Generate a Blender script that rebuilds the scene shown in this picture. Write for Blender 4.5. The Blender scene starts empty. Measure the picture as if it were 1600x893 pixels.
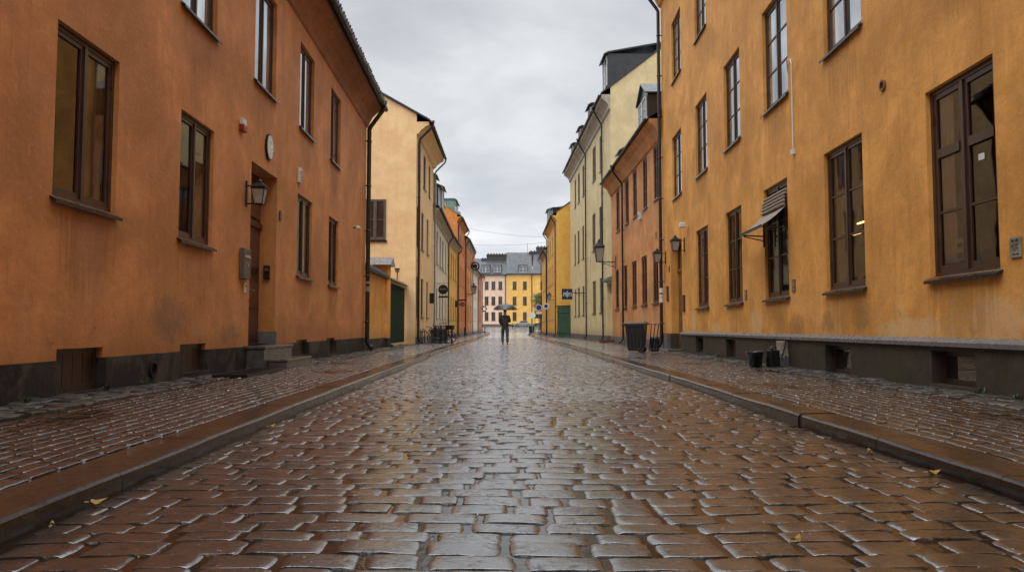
import bpy, bmesh, math, random
import numpy as np
from mathutils import Vector, Matrix

random.seed(7)
rng = np.random.default_rng(11)
scene = bpy.context.scene
COL = scene.collection
PI = math.pi

# ------------------------------------------------------------------ helpers
def ident(p):
    return p

class MB:
    """collects shapes; build() links them as one mesh object"""
    def __init__(self, f=None):
        self.v, self.fc, self.mi, self.f = [], [], [], f or (lambda a, b, c: (a, b, c))
        self.m = 0
    def add(self, vs, fs):
        n = len(self.v)
        self.v += [self.f(*p) for p in vs]
        for q in fs:
            self.fc.append([i + n for i in q]); self.mi.append(self.m)
    def quad(self, *ps):
        self.add(list(ps), [list(range(len(ps)))])
    def box(self, a0, a1, b0, b1, c0, c1, taper=0.0):
        t = taper
        vs = [(a0, b0, c0), (a1, b0, c0), (a1, b1, c0), (a0, b1, c0),
              (a0 + t, b0 + t, c1), (a1 - t, b0 + t, c1), (a1 - t, b1 - t, c1), (a0 + t, b1 - t, c1)]
        self.add(vs, [[3, 2, 1, 0], [4, 5, 6, 7], [0, 1, 5, 4], [1, 2, 6, 5], [2, 3, 7, 6], [3, 0, 4, 7]])
    def prism(self, prof, s0, s1):
        """prof: list of (b, c), extruded along the first axis"""
        n = len(prof)
        vs = [(s0, b, c) for b, c in prof] + [(s1, b, c) for b, c in prof]
        fs = [[i, (i + 1) % n, n + (i + 1) % n, n + i] for i in range(n)]
        fs += [list(range(n))[::-1], list(range(n, 2 * n))]
        self.add(vs, fs)
    def tube(self, path, r, seg=8, cap=True):
        P = [Vector(p) for p in path]
        rr = r if isinstance(r, (list, tuple)) else [r] * len(P)
        vs, fs = [], []
        up = None
        for i, p in enumerate(P):
            d = (P[min(i + 1, len(P) - 1)] - P[max(i - 1, 0)])
            if d.length < 1e-9: d = Vector((0, 0, 1))
            d.normalize()
            if up is None:
                up = Vector((0, 0, 1)) if abs(d.z) < .9 else Vector((1, 0, 0))
            a = d.cross(up)
            if a.length < 1e-4: a = d.cross(Vector((0.3, 1, .2)))
            a.normalize(); b = a.cross(d); up = b
            for k in range(seg):
                t = 2 * PI * k / seg
                q = p + a * math.cos(t) * rr[i] + b * math.sin(t) * rr[i]
                vs.append(tuple(q))
        for i in range(len(P) - 1):
            for k in range(seg):
                k2 = (k + 1) % seg
                fs.append([i * seg + k, i * seg + k2, (i + 1) * seg + k2, (i + 1) * seg + k])
        if cap:
            fs.append(list(range(seg))[::-1]); fs.append([(len(P) - 1) * seg + k for k in range(seg)])
        self.add(vs, fs)
    def lathe(self, prof, c=(0, 0, 0), seg=16, axis='z', cap=True):
        """prof: list of (radius, height)"""
        vs, fs = [], []
        for r, z in prof:
            for k in range(seg):
                t = 2 * PI * k / seg
                x, y = r * math.cos(t), r * math.sin(t)
                if axis == 'z': vs.append((c[0] + x, c[1] + y, c[2] + z))
                elif axis == 'y': vs.append((c[0] + x, c[1] + z, c[2] + y))
                else: vs.append((c[0] + z, c[1] + x, c[2] + y))
        for i in range(len(prof) - 1):
            for k in range(seg):
                k2 = (k + 1) % seg
                fs.append([i * seg + k, i * seg + k2, (i + 1) * seg + k2, (i + 1) * seg + k])
        if cap:
            fs.append(list(range(seg))[::-1]); fs.append([(len(prof) - 1) * seg + k for k in range(seg)])
        self.add(vs, fs)
    def build(self, name, mat, parent=None, smooth=False, loc=None, rotz=0.0):
        me = bpy.data.meshes.new(name)
        me.from_pydata(self.v, [], self.fc)
        mats = mat if isinstance(mat, (list, tuple)) else [mat]
        for m in mats: me.materials.append(m)
        if len(mats) > 1: me.polygons.foreach_set('material_index', self.mi)
        if smooth: me.polygons.foreach_set('use_smooth', [True] * len(me.polygons))
        me.update()
        o = bpy.data.objects.new(name, me); COL.objects.link(o)
        if parent is not None: o.parent = parent
        if loc is not None: o.location = loc
        o.rotation_euler = (0, 0, rotz)
        return o

def fix_normals(o):
    bm = bmesh.new(); bm.from_mesh(o.data)
    bmesh.ops.recalc_face_normals(bm, faces=bm.faces); bm.to_mesh(o.data); bm.free()

def bevel(o, w=.01, seg=2):
    m = o.modifiers.new('bevel', 'BEVEL'); m.width = w; m.segments = seg; m.limit_method = 'ANGLE'
    return o

def thing(name, label, cat, loc=(0, 0, 0), rotz=0.0, group=None):
    o = bpy.data.objects.new(name, None); COL.objects.link(o)
    o.empty_display_size = .2
    o.location = loc; o.rotation_euler = (0, 0, rotz)
    o['label'] = label; o['category'] = cat
    if group: o['group'] = group
    return o

def tag(o, label, cat, group=None):
    o['label'] = label; o['category'] = cat
    if group: o['group'] = group
    return o

def dup(root, label, loc, rotz=0.0, scale=None):
    r = root.copy(); COL.objects.link(r); r.location = loc; r.rotation_euler = (0, 0, rotz); r['label'] = label
    if scale: r.scale = (scale,) * 3
    def rec(src, dst):
        for ch in list(src.children):
            c = ch.copy(); COL.objects.link(c); c.parent = dst
            rec(ch, c)
    rec(root, r)
    return r

def interp(tbl):
    xs = [a for a, _ in tbl]; ys = [b for _, b in tbl]
    return lambda y: np.interp(y, xs, ys)

# ------------------------------------------------------------------ node materials
def new_mat(name):
    m = bpy.data.materials.new(name); m.use_nodes = True
    nt = m.node_tree; nt.nodes.clear()
    out = nt.nodes.new('ShaderNodeOutputMaterial')
    b = nt.nodes.new('ShaderNodeBsdfPrincipled')
    nt.links.new(b.outputs[0], out.inputs[0])
    return m, nt, b

class N:
    def __init__(self, nt): self.nt = nt
    def node(self, t, **kw):
        n = self.nt.nodes.new(t)
        for k, v in kw.items(): setattr(n, k, v)
        return n
    def link(self, a, b): self.nt.links.new(a, b)
    def coord(self, scale=(1, 1, 1), kind='Object'):
        tc = self.node('ShaderNodeTexCoord'); mp = self.node('ShaderNodeMapping')
        mp.inputs['Scale'].default_value = scale
        self.link(tc.outputs[kind], mp.inputs['Vector']); return mp.outputs[0]
    def noise(self, vec, scale, detail=5, rough=.55, dist=0.0):
        n = self.node('ShaderNodeTexNoise'); n.inputs['Scale'].default_value = scale
        n.inputs['Detail'].default_value = detail; n.inputs['Roughness'].default_value = rough
        n.inputs['Distortion'].default_value = dist
        self.link(vec, n.inputs['Vector']); return n.outputs[0]
    def ramp(self, fac, stops):
        r = self.node('ShaderNodeValToRGB'); e = r.color_ramp.elements
        while len(e) < len(stops): e.new(.5)
        for i, (p, c) in enumerate(stops):
            e[i].position = p; e[i].color = (c, c, c, 1) if not isinstance(c, tuple) else (*c, 1)
        self.link(fac, r.inputs[0]); return r.outputs[0]
    def mix(self, fac, a, b, mode='MIX'):
        m = self.node('ShaderNodeMix', data_type='RGBA', blend_type=mode)
        for val, idx in ((fac, 0), (a, 6), (b, 7)):
            if hasattr(val, 'type'): self.link(val, m.inputs[idx])
            elif isinstance(val, tuple): m.inputs[idx].default_value = (*val, 1)
            else: m.inputs[idx].default_value = val
        return m.outputs[2]
    def math(self, op, a, b=0.0, clamp=False):
        m = self.node('ShaderNodeMath', operation=op); m.use_clamp = clamp
        for val, idx in ((a, 0), (b, 1)):
            if hasattr(val, 'type'): self.link(val, m.inputs[idx])
            else: m.inputs[idx].default_value = val
        return m.outputs[0]
    def bump(self, h, strength=.5, dist=.01, normal=None):
        b = self.node('ShaderNodeBump'); b.inputs['Strength'].default_value = strength
        b.inputs['Distance'].default_value = dist
        self.link(h, b.inputs['Height'])
        if normal is not None: self.link(normal, b.inputs['Normal'])
        return b.outputs[0]

def stucco(name, c, dark=.72, pale=(.62, .5, .38), pale_amt=.55, seed=0.0, grime=.55, con=1.0, stains=()):
    """lime-washed render: cloudy colour, rain streaks, patches and grime low on the wall"""
    m, nt, b = new_mat(name); g = N(nt)
    v = g.coord()
    n1 = g.noise(v, .55 + seed * .05, 6, .6, .4)
    n2 = g.noise(v, 3.1, 7, .65, .6)
    st = g.noise(g.coord((2.6, 2.6, .22)), 1.6, 5, .6)
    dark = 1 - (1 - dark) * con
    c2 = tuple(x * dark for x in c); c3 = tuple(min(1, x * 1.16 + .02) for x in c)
    col = g.mix(g.ramp(n1, [(.38, 0.0), (.62, 1.0)]), c2, c3)
    col = g.mix(g.ramp(n2, [(.42, 0.0), (.62, .5 * con)]), col, tuple(x * .74 for x in c))
    col = g.mix(g.ramp(st, [(.5, 0.0), (.78, .42 * con)]), col, tuple(x * .55 for x in c))
    st2 = g.noise(g.coord((9, 9, .35)), 1.7, 4, .6)
    col = g.mix(g.ramp(st2, [(.56, 0.0), (.72, .4 * con)]), col, tuple(x * .5 for x in c))
    mid = g.noise(v, 11, 6, .7, 1.0)
    col = g.mix(g.ramp(mid, [(.52, 0.0), (.68, .3 * con)]), col, tuple(min(1, x * 1.3 + .05) for x in c))
    fine = g.noise(v, 38, 4, .7)
    col = g.mix(g.ramp(fine, [(.4, 0.0), (.75, .3)]), col, tuple(x * .6 for x in c))
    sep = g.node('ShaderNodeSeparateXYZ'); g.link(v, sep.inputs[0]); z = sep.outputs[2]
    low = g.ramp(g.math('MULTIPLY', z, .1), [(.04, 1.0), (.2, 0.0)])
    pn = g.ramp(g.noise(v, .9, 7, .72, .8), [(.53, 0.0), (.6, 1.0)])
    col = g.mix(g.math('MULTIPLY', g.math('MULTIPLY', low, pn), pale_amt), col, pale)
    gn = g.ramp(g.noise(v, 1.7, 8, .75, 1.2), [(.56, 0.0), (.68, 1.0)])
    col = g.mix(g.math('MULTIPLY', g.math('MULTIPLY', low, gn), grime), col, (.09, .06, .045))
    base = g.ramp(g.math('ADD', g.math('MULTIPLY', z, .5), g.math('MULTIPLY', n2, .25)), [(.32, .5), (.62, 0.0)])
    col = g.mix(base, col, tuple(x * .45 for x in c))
    # small scars and cracks
    cr = g.ramp(g.noise(g.coord((1, 1, .6)), 7.5, 3, .5, 2.2), [(.735, 0.0), (.76, .6)])
    col = g.mix(cr, col, (.11, .07, .05))
    for (cs, cz, rs, rz, sc, amt, kind) in stains:
        mp = g.node('ShaderNodeMapping'); mp.inputs['Location'].default_value = (-cs / rs, 0, -cz / rz); mp.inputs['Scale'].default_value = (1 / rs, .05, 1 / rz)
        tc2 = g.node('ShaderNodeTexCoord'); g.link(tc2.outputs['Object'], mp.inputs['Vector'])
        gr_ = g.node('ShaderNodeTexGradient', gradient_type='SPHERICAL'); g.link(mp.outputs[0], gr_.inputs[0])
        nz = g.noise(g.coord((7, 7, .5)), 1.6, 5, .65) if kind == 'drip' else g.noise(v, 4.2, 7, .75, 1.2)
        mk_ = g.ramp(g.math('MULTIPLY', g.math('POWER', gr_.outputs[1], .7), g.math('SUBTRACT', g.math('MULTIPLY', nz, 3.0), .62)), [(.28, 0.0), (.6, 1.0)])
        col = g.mix(g.math('MULTIPLY', mk_, amt * .62), col, sc)
    g.link(col, b.inputs['Base Color'])
    b.inputs['Roughness'].default_value = .62
    b.inputs['Specular IOR Level'].default_value = .3
    h = g.math('ADD', g.math('MULTIPLY', g.noise(v, 14, 6, .65), .7), g.math('MULTIPLY', g.noise(v, 90, 3, .6), .3))
    h = g.math('ADD', h, g.math('MULTIPLY', g.noise(v, 1.3, 3, .5), 2.2))
    g.link(g.bump(h, .55, .02), b.inputs['Normal'])
    return m

def plain(name, c, rough=.5, metal=0.0, var=.35, nscale=6.0, bump=.2, coat=0.0, spec=.5, stretch=(1, 1, 1)):
    m, nt, b = new_mat(name); g = N(nt)
    v = g.coord(stretch)
    n = g.noise(v, nscale, 6, .62, .3)
    col = g.mix(g.ramp(n, [(.3, 0.0), (.72, 1.0)]), tuple(x * (1 - var) for x in c), tuple(min(1, x * (1 + var * .6)) for x in c))
    g.link(col, b.inputs['Base Color'])
    g.link(g.ramp(g.noise(v, nscale * 2.3, 4), [(.3, max(.04, rough - .12)), (.7, min(1, rough + .12))]), b.inputs['Roughness'])
    b.inputs['Metallic'].default_value = metal
    b.inputs['Specular IOR Level'].default_value = spec
    b.inputs['Coat Weight'].default_value = coat; b.inputs['Coat Roughness'].default_value = .08
    if bump: g.link(g.bump(g.noise(v, nscale * 5, 5, .6), bump, .01), b.inputs['Normal'])
    return m

def wood(name, c):
    m, nt, b = new_mat(name); g = N(nt)
    n = g.noise(g.coord((14, 14, 1.2)), 2.2, 6, .65, .8)
    big = g.noise(g.coord(), 1.4, 4)
    col = g.mix(g.ramp(n, [(.3, 0.0), (.75, 1.0)]), tuple(x * .5 for x in c), tuple(x * 1.25 for x in c))
    col = g.mix(g.ramp(big, [(.4, 0.0), (.75, .5)]), col, tuple(x * .4 for x in c))
    g.link(col, b.inputs['Base Color'])
    b.inputs['Roughness'].default_value = .42
    b.inputs['Coat Weight'].default_value = .25; b.inputs['Coat Roughness'].default_value = .25
    g.link(g.bump(n, .25, .004), b.inputs['Normal'])
    return m

def glass_mat(name, c, ior=1.9, wav=.014, scale=2.4):
    m, nt, b = new_mat(name); g = N(nt)
    v = g.coord()
    n = g.noise(g.coord((1, 1, .5)), 1.1, 3)
    g.link(g.mix(g.ramp(n, [(.35, 0.0), (.7, 1.0)]), tuple(x * .4 for x in c), c), b.inputs['Base Color'])
    g.link(g.ramp(g.noise(v, 5, 5, .7), [(.4, .015), (.8, .09)]), b.inputs['Roughness'])
    b.inputs['IOR'].default_value = ior
    g.link(g.bump(g.noise(v, scale, 2, .4), wav, .06), b.inputs['Normal'])
    return m

def clear_glass(name, ior=2.1):
    m = bpy.data.materials.new(name); m.use_nodes = True; nt = m.node_tree; nt.nodes.clear(); g = N(nt)
    out = g.node('ShaderNodeOutputMaterial'); mx = g.node('ShaderNodeMixShader')
    tr = g.node('ShaderNodeBsdfTransparent'); gl = g.node('ShaderNodeBsdfGlossy'); fr = g.node('ShaderNodeFresnel')
    tr.inputs[0].default_value = (.88, .86, .82, 1); gl.inputs['Roughness'].default_value = .02
    fr.inputs[0].default_value = ior
    nb = g.bump(g.noise(g.coord(), 2.2, 2, .4), .014, .06)
    g.link(nb, gl.inputs['Normal']); g.link(nb, fr.inputs['Normal'])
    g.link(fr.outputs[0], mx.inputs[0]); g.link(tr.outputs[0], mx.inputs[1]); g.link(gl.outputs[0], mx.inputs[2])
    g.link(mx.outputs[0], out.inputs[0]); return m

def emit(name, c, s):
    m = bpy.data.materials.new(name); m.use_nodes = True; nt = m.node_tree; nt.nodes.clear(); g = N(nt)
    out = g.node('ShaderNodeOutputMaterial'); e = g.node('ShaderNodeEmission')
    e.inputs[0].default_value = (*c, 1); e.inputs[1].default_value = s
    g.link(e.outputs[0], out.inputs[0]); return m

def wet_stone(name, c, film=.9, rough=.42, droplets=.35, dry=0.0, coat_ior=2.1):
    """stone sett under a thin film of rain water"""
    m, nt, b = new_mat(name); g = N(nt)
    v = g.coord()
    at = g.node('ShaderNodeAttribute'); at.attribute_name = 'tint'
    n = g.noise(v, 9, 7, .7, .4); n2 = g.noise(v, 45, 5, .65)
    big = g.noise(v, .45, 4, .6)
    col = g.mix(g.ramp(n, [(.3, 0.0), (.75, 1.0)]), tuple(x * .5 for x in c), tuple(x * 1.35 for x in c))
    col = g.mix(g.ramp(n2, [(.5, 0.0), (.8, .5)]), col, tuple(x * .35 for x in c))
    col = g.mix(1.0, col, at.outputs['Color'], 'MULTIPLY')
    g.link(col, b.inputs['Base Color'])
    g.link(g.ramp(n, [(.3, rough - .1), (.7, rough + .1)]), b.inputs['Roughness'])
    hb = g.math('ADD', g.math('MULTIPLY', n, .6), g.math('MULTIPLY', n2, .4))
    g.link(g.bump(hb, .5, .012), b.inputs['Normal'])
    # film of water: broad ripples, splashes of rain drops
    vor = g.node('ShaderNodeTexVoronoi'); vor.inputs['Scale'].default_value = 24
    g.link(v, vor.inputs['Vector'])
    drop = g.ramp(vor.outputs['Distance'], [(0.04, 1.0), (.17, 0.0)])
    sparse = g.ramp(g.noise(v, 18, 2), [(.5, 0.0), (.62, 1.0)])
    hw = g.math('ADD', g.math('ADD', g.math('MULTIPLY', g.noise(v, 15, 5, .6, .5), .55), g.math('MULTIPLY', g.noise(v, 75, 4, .7), .28)), g.math('MULTIPLY', g.math('MULTIPLY', drop, sparse), droplets))
    g.link(g.bump(hw, .4, .011), b.inputs['Coat Normal'])
    patch = g.ramp(g.math('ADD', g.math('MULTIPLY', big, .6), g.math('MULTIPLY', n, .4)), [(.34, film), (.62, film * (1 - dry))])
    grain = g.noise(g.coord((.8, 1.25, 1)), 34, 6, .75, .8)
    spots = g.ramp(grain, [(.5, 1.0), (.6, .12)])
    big2 = g.ramp(g.noise(v, 4.5, 5, .65), [(.42, 0.0), (.6, 1.0)])
    keep = g.mix(big2, spots, (1.0, 1.0, 1.0))
    g.link(g.math('MULTIPLY', patch, keep), b.inputs['Coat Weight'])
    b.inputs['Coat IOR'].default_value = coat_ior
    g.link(g.ramp(n, [(.35, .012), (.72, .07)]), b.inputs['Coat Roughness'])
    return m

def water_film(name):
    m, nt, b = new_mat(name); g = N(nt)
    v = g.coord()
    n = g.noise(v, 22, 4, .6)
    g.link(g.mix(g.ramp(n, [(.3, 0.0), (.7, 1.0)]), (.006, .0045, .0035), (.014, .01, .008)), b.inputs['Base Color'])
    b.inputs['Roughness'].default_value = .08; b.inputs['IOR'].default_value = 1.6
    g.link(g.bump(n, .18, .01), b.inputs['Normal'])
    return m

M = {}
k0, q0 = 30.01, 30.02     # facade position level with the camera on the two near houses
D1, D2 = (.2, .075, .03), (.33, .15, .035)
ST1 = [(k0 + 11.3, 1.02, 1.0, .5, (.17, .105, .075), .8, 'patch'), (k0 + 13.9, .72, .7, .35, (.16, .1, .07), .7, 'patch'), (k0 + 12.4, .85, .5, .25, (.5, .3, .2), .5, 'patch'), (k0 + 17.4, .95, .6, .4, (.2, .11, .07), .5, 'patch'), (k0 + 9.0, 1.6, .5, .9, (.55, .32, .2), .3, 'drip'), (k0 + 21, .8, 2.4, .4, (.3, .13, .07), .5, 'patch')]
ST1 += [(k0 + a, b, .95, .9, D1, .55, 'drip') for a, b in ((8.9, 1.9), (12.2, 1.85), (19.3, 1.75), (22.8, 1.75), (5.2, 5.6), (8.7, 5.6), (12.2, 5.6), (15.7, 5.6), (19.3, 5.6), (22.9, 5.6))]
ST2 = [(q0 + 18.0, 1.0, .8, .45, (.8, .56, .3), .8, 'patch'), (q0 + 8.6, .95, 1.1, .4, (.75, .52, .3), .7, 'patch'), (q0 + 10.5, .85, 1.6, .22, (.75, .54, .3), .7, 'patch'), (q0 + 12.2, 1.05, .5, .35, (.2, .12, .06), .7, 'patch'), (q0 + 13.6, .95, .45, .3, (.16, .1, .06), .7, 'patch'), (q0 + 22, .85, 1.0, .3, (.75, .54, .3), .6, 'patch'), (q0 + 25.2, 1.1, .8, .5, (.78, .56, .32), .55, 'patch'), (q0 + 15.2, .9, .6, .35, (.2, .12, .06), .6, 'patch')]
ST2 += [(q0 + a, b, 1.0, .8, D2, .6, 'drip') for a, b in ((9.3, 1.2), (12.8, 1.2), (16.4, 1.2), (19.9, 1.2), (23.7, 1.2), (9.0, 5.45), (12.7, 5.45), (16.3, 5.45), (19.9, 5.45), (23.6, 5.45), (27.8, 5.45))]
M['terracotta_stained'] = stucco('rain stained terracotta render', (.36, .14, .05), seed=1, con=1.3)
M['terracotta'] = stucco('terracotta lime render', (.64, .262, .08), seed=1, stains=ST1, pale=(.52, .27, .15), pale_amt=.25, grime=.5)
M['ochre'] = stucco('ochre lime render', (.86, .388, .08), seed=2, stains=ST2, pale=(.72, .45, .2), pale_amt=.65)
M['orange'] = stucco('orange lime render', (.72, .32, .115), seed=3, pale=(.42, .34, .27), pale_amt=.7)
M['apricot'] = stucco('apricot render', (.95, .60, .30), dark=.9, con=.4, seed=4, pale=(.5, .4, .3))
M['lime'] = stucco('pale green yellow render', (.74, .60, .33), dark=.88, con=.4, seed=5, pale_amt=.2)
M['cream'] = stucco('cream render', (.80, .70, .55), dark=.9, con=.4, seed=6)
M['yellow'] = stucco('strong yellow render', (.95, .52, .11), dark=.88, con=.4, seed=7, pale_amt=.15)
M['rust'] = stucco('rust orange render', (.72, .255, .06), dark=.86, con=.4, seed=8, pale_amt=.15)
M['red_orange'] = stucco('red orange render', (.58, .2, .085), dark=.86, con=.4, seed=9, pale_amt=.1)
M['yellow_pale'] = stucco('light yellow render', (.94, .52, .13), dark=.92, con=.3, seed=11, pale_amt=.1)
M['pink'] = stucco('pale pink render', (.86, .60, .44), dark=.93, con=.4, seed=10, pale_amt=.1)
M['plinth_dark'] = stucco('wet dark plinth render', (.034, .026, .021), seed=12, pale=(.15, .12, .095), pale_amt=.8, grime=.4, con=1.6)
M['plinth_moss'] = stucco('mossy grey plinth', (.085, .063, .043), seed=13, pale=(.07, .075, .03), pale_amt=.8, grime=.8, con=1.6)
M['plinth_grey'] = plain('grey stone plinth', (.15, .135, .125), .6, var=.5, nscale=3, bump=.6)
M['stone_step'] = plain('wet granite step', (.085, .078, .07), .35, var=.5, nscale=9, bump=.5, coat=.5)
M['brown_wood'] = wood('brown painted window wood', (.066, .03, .018))
M['dark_wood'] = wood('dark weathered wood', (.06, .034, .023))
M['door_wood'] = wood('red brown door wood', (.19, .068, .03))
M['door_dark'] = wood('dark red door wood', (.085, .03, .018))
M['green_wood'] = wood('dark green painted boards', (.018, .045, .026))
b_ = M['green_wood'].node_tree.nodes['Principled BSDF']; b_.inputs['Coat Weight'].default_value = 0; b_.inputs['Roughness'].default_value = .75; b_.inputs['Specular IOR Level'].default_value = .15
M['green_gate'] = wood('mid green painted boards', (.05, .13, .085))
M['grey_frame'] = plain('grey brown window paint', (.13, .10, .08), .5)
M['white_paint'] = plain('white paint', (.75, .74, .72), .5, var=.12)
M['black_iron'] = plain('black painted iron', (.016, .015, .014), .38, metal=.3, var=.5, nscale=14)
M['pipe'] = plain('brown black drainpipe paint', (.016, .012, .011), .33, var=.6, nscale=9, coat=.25)
M['zinc_pipe'] = plain('grey zinc pipe', (.25, .25, .25), .45, metal=.3)
M['sill'] = plain('wet black sheet metal sill', (.015, .014, .014), .3, metal=.2, coat=.25)
M['zinc'] = plain('wet zinc flashing', (.24, .245, .26), .3, metal=.5, var=.2, nscale=5, bump=.05)
M['roof_dark'] = plain('black wet roof sheet', (.028, .029, .031), .4, var=.5, nscale=2, coat=.35)
M['roof_tile'] = plain('dark roof tiles', (.035, .026, .022), .5, var=.6, nscale=12, bump=.8)
M['roof_grey'] = plain('grey seamed roof', (.085, .09, .097), .4, metal=.2, var=.5, nscale=1.3, coat=.15)
M['copper'] = plain('grey green copper sheet', (.19, .27, .255), .45, var=.25, nscale=2)
M['cornice'] = plain('grey beige cornice stucco', (.46, .39, .31), .6, var=.35, nscale=2)
M['chimney'] = plain('dark chimney brick', (.075, .068, .062), .8, var=.5, nscale=3)
M['glass'] = glass_mat('old window glass', (.02, .016, .013), 2.6)
M['glass_brown'] = glass_mat('window glass with warm room', (.055, .035, .022), 2.2)
M['glass_sky'] = glass_mat('pale window glass mirroring the sky', (.8, .83, .86), 1.6, .012)
M['glass_sky'].node_tree.nodes['Principled BSDF'].inputs['Metallic'].default_value = .88
M['glass_far'] = glass_mat('far window glass', (.07, .058, .05), 1.6)
M['glass_clear'] = clear_glass('clear window glass')
M['glass_dim'] = clear_glass('thin clear window glass', 1.6)
M['room'] = plain('dim room plaster', (.2, .15, .1), .9)
M['curtain'] = plain('thin pale curtain', (.8, .7, .58), .9, var=.15, nscale=3)
M['tube_light'] = emit('warm ceiling tube', (1, .62, .2), 5.0)
M['fabric'] = plain('grey brown awning canvas', (.33, .27, .22), .8, var=.3, nscale=20)
M['plastic'] = plain('dark grey wet plastic', (.026, .026, .027), .4, var=.4, nscale=12, coat=.3)
M['black_plastic'] = plain('black wet plastic', (.012, .012, .012), .3, var=.4, coat=.4)
M['enamel'] = plain('white enamel', (.7, .7, .68), .25, var=.12)
M['red_plastic'] = plain('red plastic', (.3, .02, .02), .35)
M['beige_box'] = plain('grey beige box paint', (.28, .25, .2), .5)
M['brass'] = plain('dull brown plate', (.22, .13, .07), .45, metal=.4)
M['paper'] = plain('white paper', (.75, .74, .7), .7, var=.1)
M['ink'] = plain('dark ink', (.03, .03, .03), .6)
M['chrome'] = plain('bright steel', (.6, .6, .6), .2, metal=1)
M['lamp_glass'] = plain('frosted lantern glass', (.35, .33, .3), .12, var=.25, nscale=9)
M['blue_sign'] = plain('navy sign paint', (.012, .03, .085), .3)
M['blue_disc'] = plain('blue traffic sign', (.02, .06, .35), .3)
M['leaf_yellow'] = plain('yellow leaf', (.36, .22, .04), .6, var=.6, nscale=30)
M['weed'] = plain('green weed leaf', (.05, .085, .025), .6)
M['tree_leaf'] = plain('olive yellow leaf', (.2, .2, .06), .6, var=.6, nscale=.8)
M['tree_leaf2'] = plain('green leaf', (.07, .1, .035), .6)
M['bark'] = plain('dark bark', (.05, .038, .03), .8)
M['skin'] = plain('skin', (.5, .3, .22), .5, var=.1)
M['hair'] = plain('dark hair', (.03, .02, .015), .5)
M['jacket'] = plain('black jacket cloth', (.013, .013, .015), .6)
M['jeans'] = plain('dark blue jeans', (.035, .042, .06), .8)
M['shoe'] = plain('dark shoe leather', (.02, .017, .015), .4)
M['umbrella'] = plain('dark grey umbrella cloth', (.028, .031, .036), .38, var=.25, coat=.3)
M['rubber'] = plain('tyre rubber', (.02, .02, .02), .7)
M['bike_paint'] = plain('dark bicycle paint', (.03, .03, .035), .3, coat=.5)
M['car_paint'] = plain('silver car paint', (.32, .33, .34), .25, metal=.5, var=.1)
M['road_stone'] = wet_stone('wet road setts', (.013, .0095, .0075), film=1.0, coat_ior=3.3, droplets=1.0)
M['walk_stone'] = wet_stone('wet pavement setts', (.017, .011, .0085), film=.95, coat_ior=2.4)
M['kerb_stone'] = wet_stone('wet kerb granite', (.016, .010, .007), film=.7, rough=.36, coat_ior=1.6)
M['kerb_stone'].node_tree.nodes['Principled BSDF'].inputs['Specular IOR Level'].default_value = .2
M['strip_stone'] = wet_stone('rough wall side stones', (.065, .056, .047), film=.5, rough=.55, dry=.75)
M['water'] = water_film('rain water in the joints')
M['ground'] = plain('dark wet ground', (.05, .042, .036), .5, nscale=1)

# ------------------------------------------------------------------ ground profile and street edges
def G(y):
    y = np.asarray(y, float)
    t = np.clip((y - 4) / 23, 0, 1)
    d = -.1 * t * t * (3 - 2 * t)
    k = np.clip((y - 95) / 95, 0, 1.0)
    return d + 1.46 * k * k
def Gf(y): return float(G(y))
KERB_H = .09
XL = interp([(-6, -1.72), (3, -2.06), (28, -2.88), (55, -2.86), (85, -3.05), (110, -3.3), (125, -3.75), (132, -4.6), (137, -6.5), (139, -10), (140, -16)])
XR = interp([(-6, 2.36), (3.7, 2.55), (16, 2.76), (30, 2.90), (45, 2.68), (66, 2.2), (88, 2.08), (105, 2.2), (118, 2.6), (126, 3.4), (131, 5.2), (133, 8.5), (134, 16)])
WL = interp([(-30, -4.08), (28.6, -5.72), (34, -5.75), (39.9, -5.8), (40, -5.25), (63.5, -5.6), (100, -5.5), (124, -5.2), (135, -5.2)])
WR = interp([(-30, 4.39), (31, 6.4), (45.5, 6.19), (69, 5.5), (70.5, 4.3), (85, 4.1), (97, 3.95)])

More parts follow.
